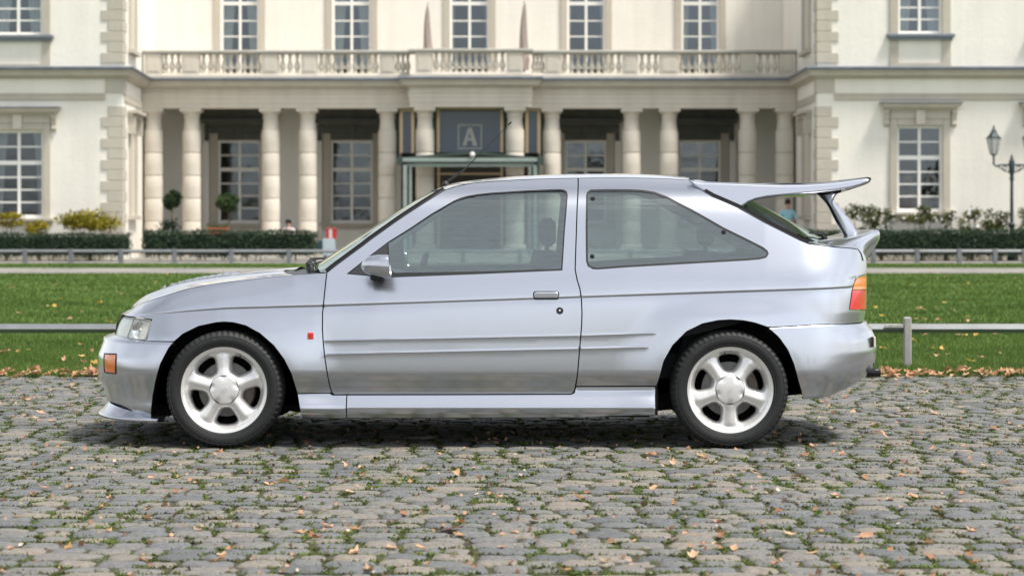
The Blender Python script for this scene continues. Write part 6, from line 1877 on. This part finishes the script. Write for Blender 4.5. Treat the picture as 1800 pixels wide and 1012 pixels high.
def make_wheel():
    w = empty("wheel", (0, 0, 0))
    # tyre
    prof = [(.214, -.098), (.222, -.104), (.236, -.1115), (.252, -.1145), (.268, -.1125), (.280, -.107), (.2885, -.0985), (.2935, -.089), (.2955, -.078), (.2965, -.062), (.2965, -.060), (.2895, -.0585), (.2895, -.0515), (.2965, -.050), (.297, -.020), (.2895, -.0185), (.2895, -.0115), (.297, -.010)]
    prof = prof + [(r, -y) for r, y in prof[::-1]]
    n = 180; V = []; m = len(prof)
    for k in range(n):
        a = 2 * math.pi * k / n
        for i, (r, y) in enumerate(prof):
            rr = r; yy = y
            if 5 <= i <= 9 or m - 10 <= i <= m - 6:
                ii = i if i < m / 2 else m - 1 - i
                if k % 3 == 0: rr -= .0055; yy *= (.985 if ii < 7 else 1)
            elif i in (13, 14, m - 14, m - 15) and (k + 1) % 4 == 0: rr -= .004
            if i in (3, m - 4): yy *= 1.0
            V.append((rr * math.cos(a), yy, rr * math.sin(a)))
    F_ = [(k * m + i, ((k + 1) % n) * m + i, ((k + 1) % n) * m + i + 1, k * m + i + 1) for k in range(n) for i in range(m - 1)]
    V = np.array(V); low = V[:, 2] < -.291; V[low, 2] = -.291 + (V[low, 2] + .291) * .25
    b = MB(); b.add(V, F_); t = b.ok("tyre", TYRE, w, True, 35)
    # rings and moulded lettering on the sidewall
    b = MB()
    for rr, dy in ((.2275, -.1085), (.2735, -.1118)):
        b.lathe([(rr - .0012, dy + .002), (rr - .0006, dy - .0008), (rr + .0006, dy - .0008), (rr + .0012, dy + .002)], 96, (0, 0, 0), 'Y', False)
    def arc_text(s, ang, rad, size):
        cu = bpy.data.curves.new("t", 'FONT'); cu.body = s; cu.size = size; cu.align_x = 'CENTER'; cu.extrude = .0
        to = bpy.data.objects.new("t", cu); COL.objects.link(to)
        dg = bpy.context.evaluated_depsgraph_get(); me = to.evaluated_get(dg).to_mesh()
        P = [(v.co.x, v.co.y) for v in me.vertices]; Fs = [tuple(p.vertices) for p in me.polygons]
        to.to_mesh_clear(); bpy.data.objects.remove(to); bpy.data.curves.remove(cu)
        V = []
        for x, y in P:
            r_ = rad + y; a = ang - x / rad
            yy = np.interp(r_, [.222, .236, .252, .268, .280], [-.104, -.1115, -.1145, -.1125, -.107]) - .0012
            V.append((r_ * math.cos(a), yy, r_ * math.sin(a)))
        b.add(V, Fs)
    arc_text("SportContact 2", R(87), .2555, .0185)
    arc_text("SportContact 2", R(267), .2555, .0185)
    b.ok("sidewall_mark", plain("sidewall_lettering", (.04, .042, .042), .5), t) if False else None
    o = mesh("sidewall_lettering", b.v, b.f, plain("sidewall_lettering", (.045, .047, .046), .55), t)
    # rim
    holes = [ccw(hole_loop(k, R(90))) for k in range(5)]
    outer = np.array([(.2125 * math.cos(2 * math.pi * i / 120), .2125 * math.sin(2 * math.pi * i / 120)) for i in range(120)])
    hubl = np.array([(.0745 * math.cos(2 * math.pi * i / 60), .0745 * math.sin(2 * math.pi * i / 60)) for i in range(60)])
    ex = []
    for rr in (.186, .19, .194, .198, .203, .208):
        ex += [(rr * math.cos(2 * math.pi * i / 120), rr * math.sin(2 * math.pi * i / 120)) for i in range(120)]
    for h in holes:
        for dd in (-.003, -.007, -.012): ex += inset(h, dd).tolist()
    P, T, loops = tri2d(outer, holes + [hubl], .0085, None, np.array(ex))
    r = np.hypot(P[:, 0], P[:, 1]); ang = np.arctan2(P[:, 1], P[:, 0])
    hd = np.min([bdist(P, h) for h in holes], axis=0)
    fr_ = np.abs(((ang - R(90) + R(36)) % R(72)) - R(36)) * r       # distance from the spoke axis
    y = np.interp(r, [.07, .085, .11, .15, .175, .188, .194, .199, .204, .2125], [-.086, -.084, -.080, -.078, -.077, -.0775, -.082, -.095, -.1005, -.102])
    spoke = np.exp(-(fr_ / .020) ** 2) * smoothstep((.196 - r) / .03)
    y = y - .0085 * spoke + .024 * np.exp(-(hd / .0075) ** 1.5)
    V = np.c_[P[:, 0], y, P[:, 1]].tolist(); Fc = [tuple(t) for t in T]
    for li, lp in enumerate(loops[1:6]):
        k = len(V); n_ = len(lp)
        c = np.mean([V[i] for i in lp], 0)
        for i in lp:
            p = np.array(V[i]); q = c + (p - c) * .97; V.append((q[0], p[1] + .012, q[2]))
        for i in lp:
            p = np.array(V[i]); q = c + (p - c) * .95; V.append((q[0], p[1] + .034, q[2]))
        for i in range(n_):
            j = (i + 1) % n_
            Fc += [(lp[i], k + i, k + j, lp[j]), (k + i, k + n_ + i, k + n_ + j, k + j)]
    b = MB(); b.add(V, Fc)
    b.lathe([(.2125, -.102), (.2165, -.1035), (.2195, -.101), (.2195, -.095), (.208, -.088), (.202, -.05), (.198, .06), (.212, .095)], 96, (0, 0, 0), 'Y', False)
    rim = b.ok("rim", ALLOY, w, True, 60)
    # valve stem
    b = MB(); a = R(62); b.tube([(.185 * math.cos(a), -.075, .185 * math.sin(a)), (.180 * math.cos(a), -.092, .180 * math.sin(a))], .004, 8); b.ok("valve", BLACK, w)
    # hub cap with shallow flutes towards the spokes
    n = 120; V = []; rs = [.0001, .012, .024, .036, .048, .056, .064, .070, .0728, .0735]
    for k in range(n):
        a = 2 * math.pi * k / n
        fl = math.exp(-((((a - R(90) + R(36)) % R(72)) - R(36)) / R(13)) ** 2)
        for rr in rs:
            dome = -.0965 + .0035 * (rr / .07) ** 2 + (.006 * fl * smoothstep((rr - .046) / .022))
            if rr > .0725: dome += .003
            if rr > .0732: dome += .012
            V.append((rr * math.cos(a), dome, rr * math.sin(a)))
    m = len(rs); F_ = [(k * m + i, ((k + 1) % n) * m + i, ((k + 1) % n) * m + i + 1, k * m + i + 1) for k in range(n) for i in range(m - 1)]
    b = MB(); b.add(V, F_); cap = b.ok("hub_cap", ALLOY, w, True, 50)
    b = MB()
    ov = [(.021 * math.cos(t) * math.cos(.5) - .009 * math.sin(t) * math.sin(.5), -.0977, .021 * math.cos(t) * math.sin(.5) + .009 * math.sin(t) * math.cos(.5)) for t in np.linspace(0, 2 * math.pi, 33)]
    b.tube(ov, .0008, 5, False); b.tube([(-.012, -.0977, -.008), (-.004, -.0979, -.001), (0, -.0979, -.003), (.005, -.0979, .002), (.012, -.0977, .007)], .0009, 5)
    b.ok("embossed_emblem", ALLOY, cap, True)
    # brake disc, caliper, dark barrel behind
    b = MB(); b.lathe([(.05, -.03), (.075, -.03), (.078, -.022), (.136, -.022), (.139, -.02), (.139, .004), (.06, .006)], 60, (0, 0, 0), 'Y'); b.ok("brake_disc", DISC, w, True, 40)
    b = MB(); pts = [(.10, -.03), (.145, -.03), (.152, -.018), (.152, .03), (.10, .03)]
    G = [[(r_ * math.cos(a), y_, r_ * math.sin(a)) for r_, y_ in pts + pts[:1]] for a in np.linspace(R(-36), R(14), 12)]
    b.grid(np.array(G)); b.ngon(G[0][:-1]); b.ngon(G[-1][:-1][::-1]); b.ok("brake_caliper", plain("caliper_brown", (.11, .09, .075), .5, .4, noise=.3, nscale=40), w, True, 40)
    b = MB(); b.lathe([(.196, .10), (.03, .10), (.03, .09)], 40, (0, 0, 0), 'Y', False); b.ok("hub_back", WELL, w, True)
    return w
wheel0 = make_wheel()
w_parts = list(wheel0.children_recursive)
def place_wheel(src, loc, ry, flip):
    if src.parent is None:
        w = src; w.parent = car
    else:
        w = src.copy(); COL.objects.link(w); w.parent = car
        m_ = {}
        for ch in src.children:
            c = ch.copy(); COL.objects.link(c); c.parent = w
            for g in ch.children:
                d = g.copy(); COL.objects.link(d); d.parent = c
    w.location = Vector(loc) - wloc(car)
    w.rotation_euler = (0, ry, math.pi if flip else 0)
    return w
YN = YC - .862 + .115
place_wheel(wheel0, (FWX, YN, WZ), R(-3), False)
place_wheel(wheel0, (RWX, YN, WZ), R(-36), False)
place_wheel(wheel0, (FWX, 2 * YC - YN, WZ), R(20), True)
place_wheel(wheel0, (RWX, 2 * YC - YN, WZ), R(50), True)

# wheel wells, floor and inner structure
for cx in (FWX, RWX):
    for sg in (-1, 1):
        A_ = F_ARCH if cx < 0 else R_ARCH
        P = spline(PS(A_, Wf), 2); w_ = Wf(P[:, 0], P[:, 1])
        c = np.array([cx, WZ])
        G = []
        for (p, ww) in zip(P, w_):
            d = (p - c) / np.linalg.norm(p - c); q = p + d * .006
            G.append([(q[0], YC + sg * (ww - .004), q[1]), (q[0] + d[0] * .012, YC + sg * (ww - .03), q[1] + d[1] * .012), (q[0] + d[0] * .02, YC + sg * (ww - .12), q[1] + d[1] * .02), (q[0] + d[0] * .02, YC + sg * .50, q[1] + d[1] * .02)])
        b = MB(); b.grid(np.array(G))
        b.add([g[3] for g in G] + [(cx, YC + sg * .50, WZ - .1)], [(i, i + 1, len(G)) for i in range(len(G) - 1)])
        b.ok("wheel_well", WELL, car, True, 50)
b = MB()
b.box(-1.03, .70, YC - .775, YC + .775, .150, .30); b.box(-1.03, -.98, YC - .79, YC + .79, .15, .8); b.box(.68, .74, YC - .78, YC + .78, .16, .75)
b.box(-1.9, -1.03, YC - .50, YC + .50, .19, .42); b.box(.70, 1.66, YC - .50, YC + .50, .25, .45)
b.ok("floor_pan", WELL, car)
# dark jambs behind the shut lines
for line, wf in ((DOOR_F, Wf), (DOOR_B[:-1], Wf), ([(522, 691.5), (580, 691)], Wf), ([(588, 693.5), (1004, 692.8)], Wf), ([(1012, 678.8), (1153, 678.4)], Wf), ([(200, 599.5), (306, 600.5)], Wf), ([(1350, 575.5), (1518, 567)], Wf), (A_PILLAR, Wf), (HATCH, Wf)):
    P = resample(PS(line, wf), .03, False); ww = wf(P[:, 0], P[:, 1])
    t = np.gradient(P, axis=0); nn = np.c_[-t[:, 1], t[:, 0]]; nn /= np.linalg.norm(nn, axis=1)[:, None] + 1e-9
    for sg in (-1, 1):
        G = []
        for p, n_, w_ in zip(P, nn, ww):
            G.append([(p[0] - n_[0] * .02, YC + sg * (w_ - .024), p[1] - n_[1] * .02), (p[0], YC + sg * (w_ - .020), p[1]), (p[0] + n_[0] * .02, YC + sg * (w_ - .024), p[1] + n_[1] * .02)])
        b = MB(); b.grid(np.array(G)); b.ok("door_jamb" if wf is Wf else "jamb", WELL, car)

# ---------------------------------------------------------------- small fittings on the body
def onbody(px, py, wf=Wf):
    x, z = PS([(px, py)], wf)[0]; return x, float(wf(np.array([x]), np.array([z]))[0]), z
for sg, dd in ((-1, door), (1, door_far)):
    # handle: recess ring and flap
    x0, w_, z0 = onbody(937, 526.5); x1, _, z1 = onbody(983, 511.5)
    y = YC + sg * (w_ + .0)
    def rr(x0, x1, z0, z1, r, n=5):
        P = []
        for cx, cz, a0 in ((x1 - r, z0 + r, -90), (x1 - r, z1 - r, 0), (x0 + r, z1 - r, 90), (x0 + r, z0 + r, 180)):
            for i in range(n + 1):
                a = R(a0 + 90 * i / n); P.append((cx + r * math.cos(a), cz + r * math.sin(a)))
        return P
    b = MB(); V, Fc = ring_solid(rr(x0, x1, z0, z1, .012), [(0, y - sg * .01), (0, y + sg * .002), (.0025, y + sg * .003)]); b.add(V, Fc); hd_ = b.ok("door_handle", BLACK, dd, True, 40)
    b = MB(); V, Fc = ring_solid(rr(x0 + .005, x1 - .005, z0 + .007, z1 - .004, .008), [(0, y - sg * .01), (0, y + sg * .009), (.002, y + sg * .013), (.006, y + sg * .015)]); b.add(V, Fc)
    hf = b.ok("handle_flap", PAINT, dd, True, 40)
    x, w_, z = onbody(984, 546)
    b = MB(); b.lathe([(.0001, -.003), (.006, -.003), (.0075, -.005), (.0165, -.005), (.0185, -.002), (.0185, .006)], 28, (0, 0, 0), 'Y'); o = b.ok("door_lock", DARKP, None, True, 35); o.parent = dd
    o.location = Vector((x, YC + sg * (w_ - .001), z)) - wloc(dd)
    if sg > 0: o.rotation_euler = (0, 0, math.pi)
    b = MB(); b.lathe([(.0001, -.006), (.005, -.006), (.006, -.003)], 20, (0, 0, 0), 'Y'); o = b.ok("key_slot", CHROME, None, True); o.parent = dd
    o.location = Vector((x, YC + sg * (w_ - .001), z)) - wloc(dd)
    # red repeater badge on the wing
    x0, w_, z0 = onbody(540.5, 596); x1, _, z1 = onbody(551.5, 584)
    b = MB(); V, Fc = ring_solid(rr(x0, x1, z0, z1, .004), [(0, YC + sg * (w_ - .01)), (0, YC + sg * (w_ + .003)), (.002, YC + sg * (w_ + .005))]); b.add(V, Fc)
    bd = b.ok("wing_badge", plain("red_badge", (.75, .06, .04), .3, coat=.5), car, True, 40)
    b = MB(); cx, cz = (x0 + x1) / 2, (z0 + z1) / 2
    b.tube([(cx + .0075 * math.cos(t), YC + sg * (w_ + .0052), cz + .0085 * math.sin(t)) for t in np.linspace(0, 2 * math.pi, 21)], .0012, 5, False)
    b.tube([(cx - .003, YC + sg * (w_ + .0052), cz - .003), (cx + .003, YC + sg * (w_ + .0052), cz + .004)], .0016, 5)
    b.ok("badge_mark", plain("badge_mark_dark", (.28, .02, .02), .4), bd, True)
    # mirror housing
    b = MB(); G = []
    xs = np.linspace(0, 1, 22)
    x_l = PW(634.5, 470, .93)[0]; x_r = PW(685.5, 470, .93)[0]
    for t in xs:
        x = x_l + (x_r - x_l) * t
        top_ = np.interp(t, [0, .04, .12, .25, .45, .7, .93, 1], [466, 461, 455.5, 451, 448.3, 447.2, 447, 448.5]); bot_ = np.interp(t, [0, .04, .12, .25, .5, .8, .95, 1], [470, 474, 478, 481.5, 485.2, 488, 488.6, 487])
        zt_, zb_ = PW(660, top_, .93)[1], PW(660, bot_, .93)[1]
        hw = .075 * np.interp(t, [0, .05, .15, .35, .7, 1], [.05, .35, .62, .86, 1, 1]); cy = .935 - .012 * (1 - t)
        row = []
        for k in range(29):
            a = 2 * math.pi * k / 28; ca, sa = math.cos(a), math.sin(a); e = 2 / 3.2
            row.append((x, YC + sg * (cy + hw * np.sign(ca) * abs(ca) ** e), (zt_ + zb_) / 2 + (zt_ - zb_) / 2 * np.sign(sa) * abs(sa) ** e))
        G.append(row)
    G = np.array(G)
    # slant of the rear rim
    for t, row in zip(xs, G): row[:, 0] += .006 * t * (row[:, 2] - row[:, 2].mean()) / .06 * -1
    b.grid(G); b.ngon([tuple(p) for p in G[0][:-1]])
    c = G[-1].mean(0); b.grid(np.array([G[-1], c + (G[-1] - c) * .93, c + (G[-1] - c) * .9 - np.array([.008, 0, 0])]))
    mir = b.ok("door_mirror", PAINT, dd, True, 55)
    b = MB(); b.ngon([tuple(c + (p - c) * .91 - np.array([.007, 0, 0])) for p in G[-1][:-1]]); b.ok("mirror_glass", CHROME, dd)
    # stalk and black sail panel
    b = MB(); xs_ = PW(652, 480, .86)[0]; xe_ = PW(676, 480, .86)[0]; zz = PW(660, 487, .87)[1]
    b.box(xs_, xe_, min(YC + sg * .76, YC + sg * .93), max(YC + sg * .76, YC + sg * .93), zz - .016, zz + .014, .008); b.ok("mirror_stalk", BLACK, dd, True, 40)
panel("mirror_sail", [(612, 481), (680.5, 426.5), (684, 480), (683.5, 486), (650, 484.5)], DARKP, car, off=.001, gap=.002, feats=False, step=.02)

# aerial on the roof
b = MB(); x0, z0 = PW(783, 322, .0); x1, z1 = PW(818, 297, .0); x2, z2 = PW(899, 214.5, .0)
b.lathe([(.02, 0), (.017, .012), (.010, .02), (.0001, .022)], 16, (x0, YC, z0 - .008)); b.tube([(x0, YC, z0), (x0 + .02, YC, z0 + .015), (x1, YC, z1)], [.009, .0075, .0055], 8)
b.tube([(x1, YC, z1), (x2 - .02, YC, z2 - .02)], [.0026, .0015], 6); b.tube([(x2 - .018, YC, z2 - .018), (x2, YC, z2)], .0048, 8)
b.ok("aerial", BLACK, car, True, 40)
# wipers
b = MB()
def ws(t, u, up=.012):
    i = t * (len(Gw) - 1); j = (u + 1) / 2 * (Gw.shape[1] - 1)
    i0, j0 = int(min(i, len(Gw) - 2)), int(min(j, Gw.shape[1] - 2)); fi, fj = i - i0, j - j0
    p = Gw[i0, j0] * (1 - fi) * (1 - fj) + Gw[i0 + 1, j0] * fi * (1 - fj) + Gw[i0, j0 + 1] * (1 - fi) * fj + Gw[i0 + 1, j0 + 1] * fi * fj
    return tuple(p + np.array([-.5, 0, .87]) * up)
for u0, u1 in ((-.62, .02), (.05, .72)):
    b.tube([ws(.0, u0, .03), ws(.03, u0 + .05, .045), ws(.05, (u0 + u1) / 2, .035), ws(.07, (u0 + u1) / 2 + .05, .02)], [.012, .009, .006, .005], 8)
    b.tube([ws(.035, u0 + .1, .014), ws(.05, (u0 + u1) / 2, .016), ws(.05, u1, .014)], .006, 6)
    p = np.array(ws(0, u0, .012)); b.lathe([(.018, -.02), (.018, .012), (.012, .02), (.0001, .022)], 14, tuple(p))
b.ok("windscreen_wiper", BLACK, car, True, 40)
b = MB(); p = Gh[24, 18]; b.tube([tuple(p + np.array([.0, 0, .012])), tuple(Gh[23, 12] + np.array([.005, 0, .022])), tuple(Gh[22, 6] + np.array([.005, 0, .014]))], [.010, .006, .004], 8)
b.lathe([(.02, -.01), (.02, .012), (.012, .022), (.0001, .024)], 14, tuple(p)); b.ok("rear_wiper", BLACK, car, True, 40)

# ---------------------------------------------------------------- cabin
def seat(name, x, y, back=True, wdt=.25, zc=.42):
    b = MB(); G = []
    for s in np.linspace(-1, 1, 13):
        bol = .03 * abs(s) ** 3
        prof = [(x - .28, zc - .10), (x - .29, zc + .02 + bol), (x - .10, zc + .03 + bol), (x + .14, zc + .01 + bol), (x + .20, zc + .10), (x + .27, zc + .40 + bol), (x + .30, zc + .56), (x + .37, zc + .56), (x + .36, zc + .30), (x + .26, zc - .08)]
        G.append([(px - (.04 * abs(s) ** 3 if 3 < i < 7 else 0), y + s * wdt * (1 - (.1 if i in (6, 7) else 0)), pz) for i, (px, pz) in enumerate(prof + prof[:1])])
    G = np.array(G); b.grid(G); b.ngon(G[0][:-1]); b.ngon(G[-1][:-1][::-1]); o = b.ok(name, CABIN, car, True, 50)
    b = MB(); b.box(x + .29, x + .37, y - .12, y + .12, zc + .59, zc + .74, .025); b.tube([(x + .33, y - .05, zc + .5), (x + .33, y - .05, zc + .62)], .006, 6); b.tube([(x + .33, y + .05, zc + .5), (x + .33, y + .05, zc + .62)], .006, 6)
    b.ok("headrest", CABIN, o, True, 40)
seat("seat", -.14, YC - .36); seat("seat", -.14, YC + .36)
seat("rear_seat", .72, YC, True, .58, .42)
b = MB(); G = []
for s in np.linspace(-.74, .74, 13):
    h_ = .03 * math.exp(-((s + .36) / .2) ** 2)
    prof = [(-1.02, .80), (-.95, .885), (-.75, .885 + h_), (-.62, .86 + h_), (-.58, .78), (-.60, .62), (-.75, .45)]
    G.append([(x, YC + s, z) for x, z in prof])
b.grid(np.array(G)); b.ok("dashboard", CABIN, car, True, 45)
b = MB(); cx, cz = -.505, .80
b.tube([(cx + .055 * math.sin(t), YC - .36 + .185 * math.cos(t), cz + .172 * math.sin(t)) for t in np.linspace(0, 2 * math.pi, 33)], .014, 8, False)
b.tube([(cx - .11, YC - .36, cz - .03), (cx + .01, YC - .36, cz)], [.03, .045], 12)
b.box(cx - .008, cx + .008, YC - .53, YC - .19, cz - .015, cz + .015, .004); b.ok("steering_wheel", BLACK, car, True, 40)
for sg in (-1, 1):
    Pn = PS([(600, 490), (988, 480), (1012, 640), (590, 660)], Wf)
    b = MB(); b.prism([tuple(p) for p in Pn], YC + sg * .70, YC + sg * .725); b.ok("door_card", CABIN, car)
    Pn = PS([(1015, 476), (1340, 460), (1345, 560), (1015, 640)], Wf)
    b = MB(); b.prism([tuple(p) for p in Pn], YC + sg * .69, YC + sg * .715); b.ok("rear_side_trim", CABIN, car)
b = MB(); b.box(1.02, 1.62, YC - .62, YC + .62, .90, .93, .01); b.ok("parcel_shelf", CABIN, car)
b = MB(); b.box(-.44, -.41, YC - .10, YC + .10, 1.19, 1.24, .01); b.tube([(-.42, YC, 1.24), (-.38, YC, 1.29)], .008, 6); b.ok("rear_view_mirror", BLACK, car, True, 40)
